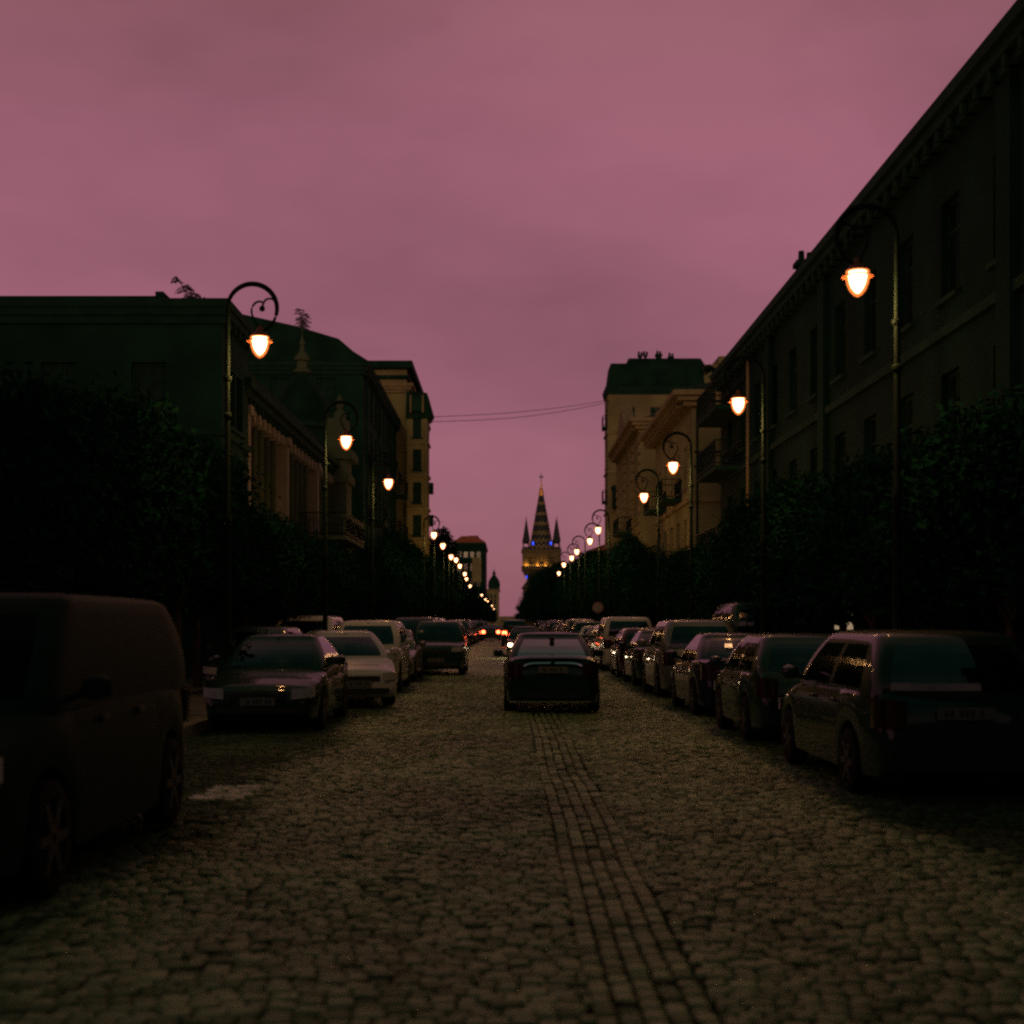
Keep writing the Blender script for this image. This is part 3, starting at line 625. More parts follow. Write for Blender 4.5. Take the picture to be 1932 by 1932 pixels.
# ---------------------------------------------------------------- street lamps
def arc(cx, cz, r, a0, a1, n, k=0.):
    return [(cx+(r+k*i/n)*math.cos(R(a0+(a1-a0)*i/n)), 0, cz+(r+k*i/n)*math.sin(R(a0+(a1-a0)*i/n))) for i in range(n+1)]
HL = EYE+4.5       # bulb height
def make_lamp():
    """pole at x=0, arm curls towards +x"""
    t = thing('street_lamp', '', 'street lamp', group='lit curled street lamps lining the street')
    rr = .40; zc = HL+.58
    p = MB().lathe([(.17,0),(.17,.12),(.12,.2),(.13,.8),(.10,.9),(.085,1.0),(.065,1.2),(.055,3.2),(.075,3.25),(.075,3.33),(.05,3.4),(.036,zc)],12)
    for z in (HL-1.15, HL-.55): p.lathe([(.045,-.05),(.072,-.02),(.072,.02),(.045,.05)],10,(0,0,z))
    part('pole', p, M['iron'], t, smooth=True)
    o_ = lambda l: [(rr+a, 0, zc+b) for a, b in l]
    ang = [180-242*i/36 for i in range(37)]
    a = MB().tube([(rr+rr*math.cos(R(g_)),0,zc+rr*math.sin(R(g_))) for g_ in ang]+o_([(.145,-.375),(.12,-.40)]), [.030+.012*math.sin(PI*i/30) if i < 30 else .024 for i in range(39)], 8)
    a.tube(o_([(.375,.10),(.34,.145),(.29,.165),(.235,.155),(.195,.12),(.175,.07),(.16,.03)]), .017, 6)
    a.tube(o_([(.19,.085),(.15,.11),(.10,.115),(.05,.095),(.01,.05),(-.012,-.01),(-.01,-.08),(.015,-.15),(.05,-.22),(.085,-.29),(.11,-.36),(.12,-.40)]), .018, 6)
    a.lathe([(.0,-.05),(.036,-.036),(.05,0),(.036,.036),(.0,.05)],12,(rr+.16,0,zc))
    part('arm', a, M['iron'], t, smooth=True)
    h = MB().lathe([(.02,.30),(.05,.27),(.055,.22),(.10,.19),(.135,.155),(.14,.125),(.13,.122),(.06,.15),(.02,.17)],20,(.52,0,HL)); h.lathe([(.155,.075),(.205,.055),(.207,.047),(.155,.062)],24,(.52,0,HL)); part('hood', h, M['hood_paint'], t, smooth=True)
    gl = MB().lathe([(.150,.125),(.157,.06),(.143,-.045),(.108,-.13),(.060,-.19),(.012,-.218)],18,(.52,0,HL)); go = part('lamp_halo_glass', gl, M['lamp_halo_glass'], t, smooth=True)
    b = MB().lathe([(.02,.115),(.118,.112),(.122,.06),(.105,-.03),(.075,-.10),(.036,-.15),(.008,-.17)],14,(.52,0,HL)); part('bulb', b, M['bulb'], go, smooth=True)
    lt = bpy.data.lights.new('lamp_light', 'POINT'); lt.energy = 108; lt.color = (1.,.47,.155); lt.shadow_soft_size = .07      # what the lit lamp throws on the street
    lo = bpy.data.objects.new('lamp_light', lt); COL.objects.link(lo); lo.parent = t; lo.location = (.52, 0, HL-.30)
    return t
proto_lamp = make_lamp()
LAMPS = [('left', p) for p in [(490,650),(653,833),(733,912),(818.7,1009.5),(835.6,1030),(851,1050.8),(860.4,1056.5),(867.6,1068),(877,1083),(880,1092.5),(886.9,1105.8),(909,1122.7),(916,1131),(920.3,1134.5),(928.4,1142.9),(932,1148.6)]]
LAMPS += [('right', p) for p in [(1618,529),(1393,763),(1270,881),(1215,938),(1128.5,1000.4),(1113,1021),(1088.3,1040.8),(1078.6,1052.9),(1063.8,1065.6),(1054.5,1081.7)]]
cnt = {'left':0, 'right':0}; first = True
for sd, (x, y) in LAMPS:
    Y = 4.5*F/(VY-y); X = wx(x, Y)
    o = proto_lamp if first else copy_tree(proto_lamp); first = False
    k = cnt[sd]; cnt[sd] += 1
    o.location = (X-.52 if sd == 'left' else X+.52, Y, .0); o.rotation_euler.z = 0 if sd == 'left' else PI
    o['label'] = f'lit curled iron street lamp, {ORD[k]} from the near end of the {sd} row'
    if sd == 'left' and k == 0: o['label'] = 'lit street lamp whose big curled arm stands against the sky above dark roofs'
    if sd == 'right' and k == 0: o['label'] = 'largest lit street lamp, hanging highest over the right parked cars'

# ---------------------------------------------------------------- trees
def leaf_crown(r, clumps, n, size):
    """clumps: (centre, radii). many small leaf cards through the volume"""
    V = []; Fc = []
    w = np.array([c[1][0]*c[1][1]*c[1][2] for c in clumps])**.75; w = w/w.sum()
    for ci, (c, rad) in enumerate(clumps):
        m = int(n*w[ci])
        d = r.normal(size=(m,3)); d /= np.linalg.norm(d,axis=1)[:,None]
        q = d*(r.random((m,1))**.42)*(1+.18*r.normal(size=(m,1)))
        p = np.array(c)+q*np.array(rad)
        a = r.normal(size=(m,3)); a /= np.linalg.norm(a,axis=1)[:,None]
        b = np.cross(a, r.normal(size=(m,3))); b /= np.linalg.norm(b,axis=1)[:,None]
        s = size*(.6+.8*r.random((m,1)))
        base = len(V)*0 + sum(len(v) for v in V)
        quad = np.stack([p-a*s, p-b*s*.45, p+a*s, p+b*s*.45],1).reshape(-1,3)
        V.append(quad); Fc.append(base+np.arange(m*4).reshape(-1,4))
    V = np.concatenate(V); Fc = np.concatenate(Fc)
    me = bpy.data.meshes.new('crown'); me.vertices.add(len(V)); me.vertices.foreach_set('co', V.ravel().astype('f'))
    me.loops.add(Fc.size); me.loops.foreach_set('vertex_index', Fc.ravel().astype('i'))
    me.polygons.add(len(Fc)); me.polygons.foreach_set('loop_start', np.arange(0, Fc.size, 4).astype('i')); me.update(calc_edges=True)
    return me
def make_tree(seed, h, tr, rad, n, leaf, size=.12, th=.09, tall=1.):
    r = np.random.default_rng(seed); q = random.Random(seed)
    t = thing('street_tree', '', 'tree')
    tk = MB(); top = (q.uniform(-.1,.1), q.uniform(-.1,.1), tr)
    tk.tube([(0,0,-.05),(.02,.01,tr*.3),(top[0]*.5,top[1]*.6,tr*.65),top],[th*1.5,th*1.1,th,th*.9],9)
    clumps = []; hc = h-tr
    for k in range(9):
        a = k*2.4+q.uniform(-.4,.4); f = (k+.5)/9; rr = rad*(.62 if f < .75 else .35)*q.uniform(.7,1.1)
        c = (math.cos(a)*rr, math.sin(a)*rr, tr+hc*(.12+.72*f))
        e = rad*q.uniform(.42,.62)
        clumps.append((c,(e,e,e*.85*tall)))
        tk.tube([top,(c[0]*.45,c[1]*.45,top[2]+(c[2]-top[2])*.55),c],[th*.6,th*.4,th*.15],6)
    clumps.append(((0,0,tr+hc*.5),(rad*.62,rad*.62,hc*.42)))
    clumps.append(((q.uniform(-.2,.2),0,h-rad*.42),(rad*.42,rad*.42,rad*.45)))
    part('trunk', tk, M['bark'], t, smooth=True)
    me = leaf_crown(r, clumps, n, size); me.materials.append(leaf); part('crown', me, None, t)
    return t
protos = [make_tree(11,5.2,1.7,1.65,17000,M['leaf'],.085), make_tree(12,5.0,1.6,1.8,17000,M['leaf_dark'],.085), make_tree(13,5.4,1.8,1.6,17000,M['leaf_dark'],.085), make_tree(14,4.9,1.5,1.7,17000,M['leaf'],.085)]
tall = [make_tree(21,11.,2.2,2.7,12000,M['leaf_dark'],.20,.16,1.3), make_tree(22,12.5,2.4,3.0,12000,M['leaf'],.20,.17,1.3), make_tree(23,9.5,2.2,2.4,11000,M['leaf_dark'],.18,.14,1.2)]
used = set()
def plant(lst, k, X, Y, sc, rot, label, group, z=.13):
    pr = lst[k % len(lst)]
    if id(pr) in used: o = copy_tree(pr)
    else: o = pr; used.add(id(pr))
    o.location = (X, Y, z); o.rotation_euler.z = rot; o.scale = (sc[0], sc[0], sc[1]); tag(o, label, 'tree', group)
# left row
yl = []
y = 20.5
while y < 330: yl.append(y); y += (3.1 if y < 72 else 4.6 if y < 150 else 9.)*rng.uniform(.85,1.15)
for i, Y in enumerate(yl):
    if Y < 33: sc = (rng.uniform(.95,1.05), rng.uniform(1.0,1.08))
    elif Y < 72: sc = (rng.uniform(.82,.92), rng.uniform(.78,.86))
    elif Y < 120: sc = (rng.uniform(1.,1.15), rng.uniform(1.15,1.4))
    else: sc = (rng.uniform(1.05,1.25), rng.uniform(1.2,1.45))
    X = (-7.1 if Y < 33 else -6.6)+rng.uniform(-.15,.15) if Y < 120 else -6.6+rng.uniform(-.3,.3)
    plant(protos, i+rng.randrange(2), X, Y, sc, rng.uniform(0,6.28), f'dark bushy tree on the left pavement, {ORD[i] if i < 36 else "far along"}{" from the near end" if i < 36 else " in the distant row"}', 'trees along the left pavement')
yr = []; y = 19.5
while y < 300: yr.append(y); y += (3.3 if y < 80 else 4.6 if y < 150 else 9.)*rng.uniform(.85,1.15)
for i, Y in enumerate(yr):
    if Y < 40: sc = (rng.uniform(.92,1.05), rng.uniform(.86,.98))
    elif Y < 77: sc = (rng.uniform(.85,.98), rng.uniform(.74,.86))
    elif Y < 110: sc = (rng.uniform(1.,1.15), rng.uniform(1.08,1.22))
    else: sc = (rng.uniform(1.05,1.25), rng.uniform(1.25,1.5))
    X = 7.0+rng.uniform(-.2,.2)
    plant(protos, i+rng.randrange(2), X, Y, sc, rng.uniform(0,6.28), f'dark bushy tree on the right pavement, {ORD[i] if i < 36 else "far along"}{" from the near end" if i < 36 else " in the distant row"}', 'trees along the right pavement')
TB = [(0,6.9,165,1.,.8,'tall rounded tree rising over the right row before the brown corner block'),(1,7.4,195,1.05,.8,'tall dark tree hiding the lower left of the far right houses'),
      (0,6.7,228,1.,.95,'tall tree standing just in front of the church tower'),(1,6.2,258,1.05,.9,'tall tree left below the glowing belfry'),
      (2,8.8,262,1.3,1.05,'tall tree below the right side of the belfry'),(2,6.6,285,1.2,.95,'tree at the foot of the church tower'),
      (0,6.2,310,1.2,.85,'tree beside the open sky gap at the right far end'),(1,6.1,345,1.1,.7,'small-looking far tree bordering the sky gap low on the right'),
      (2,6.4,390,1.2,.9,'last but one tree on the right before the street vanishes'),(1,6.8,470,1.1,.8,'last tree on the right where the street vanishes'),
      (0,6.4,560,1.2,.95,'remotest tree at the right edge of the sky gap')]
for (k, X, Y, a, b, lb) in TB: plant(tall, k, X, Y, (a,b), k*2.+Y, lb, 'tall trees near the church')
TL = [(2,wx(838,150),150,.75,1.24,'tall pointed tree standing above the left lamps beside the ochre tower bay'),(0,-7.5,205,1.,.8,'tall tree behind the middle of the left lamp row'),
      (1,-7.2,260,.95,.7,'tall tree below the distant red tiled roof'),(2,-6.8,330,1.1,.85,'tall tree before the far pale block'),(0,-6.8,420,1.1,.8,'far tree beside the domed building on the left'),(2,-5.9,520,1.,.7,'remotest tree on the left where the street vanishes')]
for (k, X, Y, a, b, lb) in TL: plant(tall, k, X, Y, (a,b), k*1.3+Y, lb, 'tall trees on the far left')
plant(tall, 1, -11.5, 28., (1.0,.46), 1., 'broad dark tree in front of the left corner building', 'trees before the corner building', 0.)
plant(tall, 0, -15.5, 33., (1.1,.56), 2., 'dark tree at the left edge before the corner building', 'trees before the corner building', 0.)

# rooftop plants
def frond_plant(name, label, base, stems, seed):
    q = random.Random(seed); t = thing(name, label, 'plant', base)
    st = MB(); lf = MB()
    for (dx, dz, droop) in stems:
        pts = [(dx*f+.10*math.sin(f*3), q.uniform(-.05,.05), dz*f-droop*f*f*f) for f in [i/8 for i in range(9)]]
        st.tube(pts, [.03-.0028*i for i in range(9)], 5)
        for i in range(2, 9):
            for sgn in (-1,1):
                p = Vector(pts[i]); l = .40*(1.2-.09*i); az = q.uniform(-1.,1.); dvec = Vector((sgn*l*math.cos(az), l*math.sin(az), -l*.15-q.uniform(0,.15)))
                lf.tube([p, p+dvec], .008, 4)
                for w in range(6):
                    for s2 in (-1,1):
                        c = p+dvec*((w+1)/6); d2 = Vector((-dvec.y, dvec.x, 0)).normalized()*s2*.11+dvec*.12+Vector((0,0,-.05)); n2 = dvec.normalized()*.022
                        lf.quad(c, c+d2*.5+n2, c+d2, c+d2*.5-n2)
    part('stem', st, M['bark'], t); part('leaves', lf, M['leaf_dark'], t)
frond_plant('rooftop_sapling', 'wild sapling sprouting from the flat roof of the left corner building', (wx(362,41.5),41.5,wz(572,39.5)+.04), [(-.5,1.3,.05),(.35,.9,.3),(-.15,1.0,.0),(-.65,.75,.25),(.05,.7,.0)], 2)
frond_plant('roof_sapling', 'feathery sapling growing on the sloping roof above the theatre cupola', (wx(566,79),79.5,wz(620,79)), [(-.25,1.3,.0),(.3,1.1,.1),(.05,1.25,.05),(-.1,.8,.0)], 5)
frond_plant('roof_shrub', 'small shrub on the roof where the dark slope meets the street', (wx(1325,60),58.,12.2), [(-.15,.28,.05),(.15,.22,.05),(0,.3,0)], 9)

# ---------------------------------------------------------------- cars
STY = {  # L, W, H, belt, hood(front z, cowl z), deck(rear z), yf0, yf1, yr1, yr0, roof half width
 'sedan': dict(L=4.5,W=1.76,H=1.45,belt=.93,hf=.70,hc=.90,deck=1.00,tail=.95,yf0=.95,yf1=.25,yr1=-.78,yr0=-1.66,rw=.60),
 'hatch': dict(L=4.0,W=1.70,H=1.48,belt=.95,hf=.72,hc=.94,deck=.98,tail=.92,yf0=1.0,yf1=.30,yr1=-1.35,yr0=-1.82,rw=.60),
 'estate':dict(L=4.55,W=1.74,H=1.56,belt=.98,hf=.74,hc=.96,deck=1.02,tail=.95,yf0=1.05,yf1=.35,yr1=-1.75,yr0=-2.13,rw=.63),
 'suv':   dict(L=4.5,W=1.80,H=1.70,belt=1.07,hf=.92,hc=1.05,deck=1.08,tail=1.0,yf0=.95,yf1=.35,yr1=-1.70,yr0=-2.05,rw=.67),
 'van':   dict(L=4.7,W=1.84,H=1.84,belt=1.12,hf=.92,hc=1.10,deck=1.12,tail=1.05,yf0=1.45,yf1=.70,yr1=-2.05,yr0=-2.22,rw=.72),
}
def interp(x, pts):
    for (a, b), (c, d) in zip(pts, pts[1:]):
        if x <= c:
            t = 0 if c == a else max(0,(x-a)/(c-a)); t = t*t*(3-2*t)*.5+t*.5; return b+(d-b)*t
    return pts[-1][1]
CARMESH = {}
def car_meshes(style):
    if style in CARMESH: return CARMESH[style]
    s = STY[style]; L, W, H = s['L'], s['W'], s['H']; h = L/2; wb = h-.88; wr = .31 if style in ('sedan','hatch','estate') else .35
    top = [(-h,s['deck']-.30),(-h+.05,s['tail']-.08),(-h+.16,s['deck']-.01),(s['yr0'],s['deck']+.01),(0,s['belt']+.01),(s['yf0'],s['hc']),(h-.55,s['hf']+.08),(h-.16,s['hf']),(h-.05,s['hf']-.08),(h,s['hf']-.22)]
    body = MB(); N = 61; ring = []
    ys = sorted(set([-h+L*i/(N-1) for i in range(N)]+[-h+.02,-h+.05,-h+.1,h-.1,h-.05,h-.02]))
    for y in ys:
        f = abs(y)/h; hwid = W/2*(1-.13*f**7-.03*f**2); e = h-abs(y)
        if e < .10: hwid -= .07*(1-e/.10)**2
        zt = interp(y, top); zb = .20 if e > .12 else .20+.12*(1-e/.12)
        for yw in (-wb, wb):
            d = abs(y-yw); ra = wr+.055
            if d < ra: zb = max(zb, wr+math.sqrt(ra*ra-d*d)*.98)
        zt = max(zt, zb+.05)
        hh = zt-zb
        sec = [(0,zb),(hwid-.10,zb),(hwid-.02,zb+.03),(hwid,zb+hh*.35),(hwid*.992,zb+hh*.62),(hwid*.975,zb+hh*.84),(hwid*.94,zt-.035),(hwid*.86,zt-.005),(hwid*.5,zt+.018),(0,zt+.025)]
        ring.append((y, sec))
    m = len(ring[0][1]); full = 2*m-2
    for y, sec in ring:
        pts = sec + [(-x, z) for (x, z) in sec[-2:0:-1]]
        for (x, z) in pts: body.v.append((x, y, z))
    for i in range(len(ring)-1):
        for j in range(full):
            a = i*full+j; b = i*full+(j+1)%full; body.f.append((a, b, b+full, a+full))
    body.f.append(tuple(range(full))); body.f.append(tuple(range((len(ring)-1)*full, len(ring)*full))[::-1])
    # greenhouse
    fr = [0,.05,.18,.32,.455,.505,.63,.77,.90,1.]
    def ringpts(w, yf, yr, rc, bul, z):
        P_ = []; tags = []
        n = 9
        for i in range(n):
            x = -(w-rc)+2*(w-rc)*i/(n-1); P_.append((x, yf+bul*(1-(x/(w-rc))**2), z)); tags.append('f')
        for k in range(1,4):
            a = PI/2-PI/2*k/4; P_.append((w-rc+rc*math.cos(a), yf-rc+rc*math.sin(a), z)); tags.append('c')
        for q in fr: P_.append((w, yf-rc+(yr-yf+2*rc)*q, z)); tags.append('s')
        for k in range(1,4):
            a = -PI/2*k/4; P_.append((w-rc+rc*math.cos(a), yr+rc+rc*math.sin(a), z)); tags.append('c')
        for i in range(n):
            x = (w-rc)-2*(w-rc)*i/(n-1); P_.append((x, yr-bul*.8*(1-(x/(w-rc))**2), z)); tags.append('r')
        for k in range(1,4):
            a = -PI/2-PI/2*k/4; P_.append((-(w-rc)+rc*math.cos(a), yr+rc+rc*math.sin(a), z)); tags.append('c')
        for q in fr[::-1]: P_.append((-w, yf-rc+(yr-yf+2*rc)*q, z)); tags.append('t')
        for k in range(1,4):
            a = PI-PI/2*k/4; P_.append((-(w-rc)+rc*math.cos(a), yf-rc+rc*math.sin(a), z)); tags.append('c')
        return P_, tags
    zbelt = s['belt']-.03; zr = H-.07; lev = []
    for k in range(9):
        t = k/8; w = (W/2*.93)*(1-t)+s['rw']*t+.03*math.sin(PI*t)
        tf = t**1.08; tr_ = t
        crv = .11*math.sin(PI*t)**.8
        z = zbelt+(zr-zbelt)*t
        zfix = z
        lev.append(ringpts(w, s['yf0']*(1-tf)+s['yf1']*tf+crv*.6, s['yr0']*(1-tr_)+s['yr1']*tr_-crv, .16-.02*t, .10-.04*t, zfix))
    n = len(lev[0][0]); tg = lev[0][1]
    roof = []
    yc = (s['yf1']+s['yr1'])/2
    for (sc_, dz) in ((.965,.022),(.9,.042),(.7,.062),(.35,.070)):
        roof.append([((x)*sc_, yc+(y-yc)*sc_, zr+dz) for (x,y,z) in lev[-1][0]])
    allr = [l[0] for l in lev]+roof
    gb = len(body.v)
    for r_ in allr: body.v += r_
    parts = {k: MB() for k in ('windscreen','rear_window','side_window_a','side_window_b')}
    def cls(k, j):
        if k < 1 or k > 6: return None if k != 0 else None
        a, b = tg[j], tg[(j+1)%n]
        if a == 'f' and b == 'f': return 'windscreen'
        if a == 'r' and b == 'r': return 'rear_window'
        if a == b == 's' or a == b == 't':
            i = [q for q in range(n) if tg[q] == a].index(j); i = i if a == 's' else 8-i
            if i in (0,4,8): return None
            return 'side_window_a' if a == 's' else 'side_window_b'
        return None
    for k in range(len(allr)-1):
        for j in range(n):
            q = [(k,j),(k,(j+1)%n),(k+1,(j+1)%n),(k+1,j)]
            c = cls(k, j) if k < 8 else None
            if c:
                vs = []
                for (a,b) in q: vs.append(allr[a][b])
                parts[c].add(vs, [(3,2,1,0)])
            else: body.f.append(tuple(gb+a*n+b for (a,b) in q)[::-1])
    body.f.append(tuple(gb+(len(allr)-1)*n+j for j in range(n)))
    res = [('body', body, 'PAINT', [])]
    zs = s['belt']-.02
    def seat(mb, x, y, w, lean=.10):
        mb.prism([(x-w,y,zs-.2),(x+w,y,zs-.2),(x+w*.86,y-lean,zs+.20),(x-w*.86,y-lean,zs+.20)],(0,.10,.01))
        mb.prism([(x-.12,y-lean-.01,zs+.225),(x+.12,y-lean-.01,zs+.225),(x+.10,y-lean-.03,zs+.38),(x-.10,y-lean-.03,zs+.38)],(0,.07,.005)); mb.box(x-.05,x-.035,y-lean,y-lean+.02,zs+.19,zs+.24); mb.box(x+.035,x+.05,y-lean,y-lean+.02,zs+.19,zs+.24)
    for x in (-.36,.36):
        st_ = MB(); seat(st_, x, s['yf1']-.55, .24); res.append(('seat', st_, 'seat', []))
    st_ = MB(); yb = max(s['yr1']+.05, -1.25)
    st_.prism([(-.58,yb,zs-.2),(.58,yb,zs-.2),(.54,yb-.1,zs+.12),(-.54,yb-.1,zs+.12)],(0,.12,.01))
    for x in (-.36,.36): st_.prism([(x-.12,yb-.11,zs+.14),(x+.12,yb-.11,zs+.14),(x+.10,yb-.13,zs+.27),(x-.10,yb-.13,zs+.27)],(0,.07,.005))
    res.append(('rear_bench', st_, 'seat', []))
    whl = MB()
    whl.tube([(-.36+.17*math.cos(2*PI*k/16), s['yf1']+.12-.06*math.sin(2*PI*k/16), zs+.04+.16*math.sin(2*PI*k/16)) for k in range(17)], .014, 6, False)
    whl.tube([(-.36,s['yf1']+.30,zs-.06),(-.36,s['yf1']+.12,zs+.04)], .03, 6); whl.box(-.53,-.19,s['yf1']+.11,s['yf1']+.13,zs+.03,zs+.055)
    res.append(('steering_wheel', whl, 'seat', []))
    im = MB().box(-.11,.11,s['yf1']+.06,s['yf1']+.085,zr-.12,zr-.055); im.tube([(0,s['yf1']+.08,zr-.06),(0,s['yf1']+.10,zr+.01)],.012,6); res.append(('interior_mirror', im, 'seat', []))
    for k, v in parts.items(): res.append((k.rsplit('_',1)[0] if k.startswith('side') else k, v, 'car_glass', []))
    # wheels
    for sx in (-1,1):
        for sy in (-wb, wb):
            xo = sx*(W/2-.115)
            ty = MB(); prof = [(wr-.11,-.10),(wr-.03,-.105),(wr,-.085),(wr,.085),(wr-.03,.105),(wr-.11,.10)]
            b = len(ty.v); nn = 24
            for (r_, o_) in prof:
                for q in range(nn):
                    a = 2*PI*q/nn; ty.v.append((xo+o_, sy+r_*math.cos(a), wr+r_*math.sin(a)))
            for i in range(len(prof)-1):
                for q in range(nn): ty.f.append((b+i*nn+q,b+i*nn+(q+1)%nn,b+(i+1)*nn+(q+1)%nn,b+(i+1)*nn+q))
            rm = MB(); xr = xo+sx*.085
            for q in range(6):
                a = 2*PI*q/6; c_, s_ = math.cos(a), math.sin(a); p0 = Vector((xr, sy, wr))
                d = Vector((0,c_,s_)); e = Vector((0,-s_,c_))
                rm.prism([p0+d*.03-e*.035, p0+d*(wr-.11)-e*.028, p0+d*(wr-.11)+e*.028, p0+d*.03+e*.035],(sx*.02,0,0))
            rm.v += []; b = len(rm.v)
            for o_ in (-.09, .0):
                for q in range(nn):
                    a = 2*PI*q/nn; rm.v.append((xr+sx*o_, sy+(wr-.10)*math.cos(a), wr+(wr-.10)*math.sin(a)))
            for q in range(nn): rm.f.append((b+q,b+(q+1)%nn,b+nn+(q+1)%nn,b+nn+q))
            rm.f.append(tuple(b+q for q in range(nn)))
            res.append(('wheel', ty, 'tyre', [('rim', rm, 'rim')]))
    # lamps: lenses following the body corners
    zh = s['hf']-.10; zt = s['deck']-.17
    for sx in (-1,1):
        hl = MB(); tl = MB()
        xw = W/2*.90
        for mb, yy, z0, z1, x0, sg in ((hl, h, zh-.09, zh+.06, .50, 1), (tl, -h, zt-.17, zt+.08, .54, -1)):
            n_ = 7; rowa = []
            for i in range(n_):
                f = i/(n_-1); x = x0+(xw-x0+.02)*f; d = .03-.13*f**3
                rowa.append((x, yy+sg*(d+.012), z0+.03*f if sg > 0 else z0, z1+.02*f))
            for i in range(n_-1):
                a, b = rowa[i], rowa[i+1]
                mb.add([(sx*a[0],a[1],a[2]),(sx*b[0],b[1],b[2]),(sx*b[0],b[1],b[3]),(sx*a[0],a[1],a[3]),(sx*a[0],a[1]-sg*.12,a[2]),(sx*b[0],b[1]-sg*.12,b[2]),(sx*b[0],b[1]-sg*.12,b[3]),(sx*a[0],a[1]-sg*.12,a[3])],
                       [(0,1,2,3),(3,2,6,7),(0,4,5,1)]+([(0,3,7,4)] if i == 0 else [])+([(1,5,6,2)] if i == n_-2 else []))
        res.append(('headlight', hl, 'HEAD', [])); res.append(('taillight', tl, 'TAIL', []))
        mi = MB(); zz = s['belt']+.08; ym = s['yf0']-.42
        mi.tube([(sx*(W/2-.08),ym,zz-.05),(sx*(W/2+.04),ym,zz)],.025,6)
        mi.lathe([(.02,-.07),(.085,-.05),(.10,0),(.085,.06),(.03,.085)],10,(sx*(W/2+.11),ym,zz+.02)); res.append(('mirror', mi, 'PAINT', []))
        hd = MB()
        for yy in (s['yf0']-1.0, s['yf0']-1.9): hd.box(sx*(W/2-.03),sx*(W/2+.012),yy-.09,yy+.09,s['belt']-.13,s['belt']-.10)
        res.append(('door_handle', hd, 'trim_black', []))
    for sg in (-1,1):
        yy = sg*(h+.018); zp = .42 if sg > 0 else (s['deck']-.26)
        pl = MB().box(-.26,.26,yy-.008,yy+.008,zp,zp+.115)
        ink = MB(); x = -.2
        for w_ in (.045,.045,.03,.045,.045,.045,.03,.045):
            if w_ > .04: ink.box(x,x+.03,yy+sg*.0085,yy+sg*.011,zp+.025,zp+.09)
            x += w_+.005
        res.append(('number_plate', pl, 'plate', [('lettering', ink, 'plate_ink')]))
    gr = MB().box(-.42,.42,h-.03,h+.012,s['hf']-.20,s['hf']-.10); gr.box(-.60,.60,h-.03,h+.010,.30,.39); res.append(('grille', gr, 'trim_black', []))
    bt = MB(); n_ = 12
    for i in range(n_):
        xa = -.72+1.44*i/n_; xb = -.72+1.44*(i+1)/n_; f = lambda x: -h-.012+.05*(x/.72)**4
        bt.add([(xa,f(xa),.30),(xb,f(xb),.30),(xb,f(xb),.36),(xa,f(xa),.36),(xa,f(xa)+.06,.36),(xb,f(xb)+.06,.36)],[(0,1,2,3),(3,2,5,4)])
    res.append(('bumper_strip', bt, 'trim_black', []))
    out = []
    for nm, mb, mk, subs in res:
        out.append((nm, mb.mesh(nm, None, smooth=True), mk, [(a, b.mesh(a, M[c], smooth=True)) for a, b, c in subs]))
    CARMESH[style] = out
    return out
CARCACHE = {}
def car(name, label, style, col, X, Y, rot, group=None, lit=None, cat='car'):
    t = thing(name, label, cat, (X, Y, 0.0), rot, group)
    key = (style, col, lit)
    if key not in CARCACHE:
        lst = []
        for nm, me, mk, subs in car_meshes(style):
            m = {'PAINT': P[col], 'HEAD': M['head_lit'] if lit == 'head' else M['lens'], 'TAIL': M['tail_lit'] if lit == 'tail' else M['tail'], 'car_glass': M['dusty_glass'] if col == 'matte' else M['mirror_glass'] if lit == 'mirror' else M['car_glass']}.get(mk) or M[mk]
            if col == 'matte' and nm == 'side_window': m = P['matte']; nm = 'side_panel'
            c = me.copy(); c.materials.clear(); c.materials.append(m); lst.append((nm, c, subs))
        CARCACHE[key] = lst
    for nm, me, subs in CARCACHE[key]:
        o = bpy.data.objects.new(nm, me); COL.objects.link(o); o.parent = t
        for a, b in subs:
            q = bpy.data.objects.new(a, b); COL.objects.link(q); q.parent = o
    return t
GP_L, GP_R = 'cars parked along the left kerb', 'cars parked along the right kerb'
# car in the middle of the road
mc = car('road_car', 'black saloon seen from behind in the middle of the cobbled road', 'sedan', 'black', .80, 24.4+2.25, 0, lit='mirror')
g = MB(); n = 14
for i in range(n):
    xa = -.52+1.04*i/n; xb = -.52+1.04*(i+1)/n
    za = .905-.055*abs(xa/.52)**6; zb_ = .905-.055*abs(xb/.52)**6; ya = -2.272+.02*abs(xa)**2
    g.add([(xa,ya,za),(xb,ya,zb_),(xb,ya+.045,zb_+.03),(xa,ya+.045,za+.03),(xa,ya+.12,za+.045),(xb,ya+.12,zb_+.045)],[(0,1,2,3),(3,2,5,4)])
part('boot_trim', g, M['chrome'], mc)
g = MB()
for i in range(n):
    xa = -.70+1.40*i/n; xb = -.70+1.40*(i+1)/n; f = lambda x: -2.20+.10*(x/.7)**4; z_ = lambda x: 1.005-.035*(x/.7)**4
    g.add([(xa,f(xa),z_(xa)),(xb,f(xb),z_(xb)),(xb,f(xb)+.07,z_(xb)+.038),(xa,f(xa)+.07,z_(xa)+.038),(xa,f(xa)+.16,z_(xa)+.045),(xb,f(xb)+.16,z_(xb)+.045)],[(0,1,2,3),(3,2,5,4)])
part('boot_glint_strip', g, M['chrome_dull'], mc)  # metal strip added to make a sky glint along the boot edge
g = MB()
for i in range(n):
    xa = -.78+1.56*i/n; xb = -.78+1.56*(i+1)/n; f = lambda x: -2.278+.06*(x/.78)**4
    g.add([(xa,f(xa),.215),(xb,f(xb),.215),(xb,f(xb),.245),(xa,f(xa),.245)],[(0,1,2,3)])
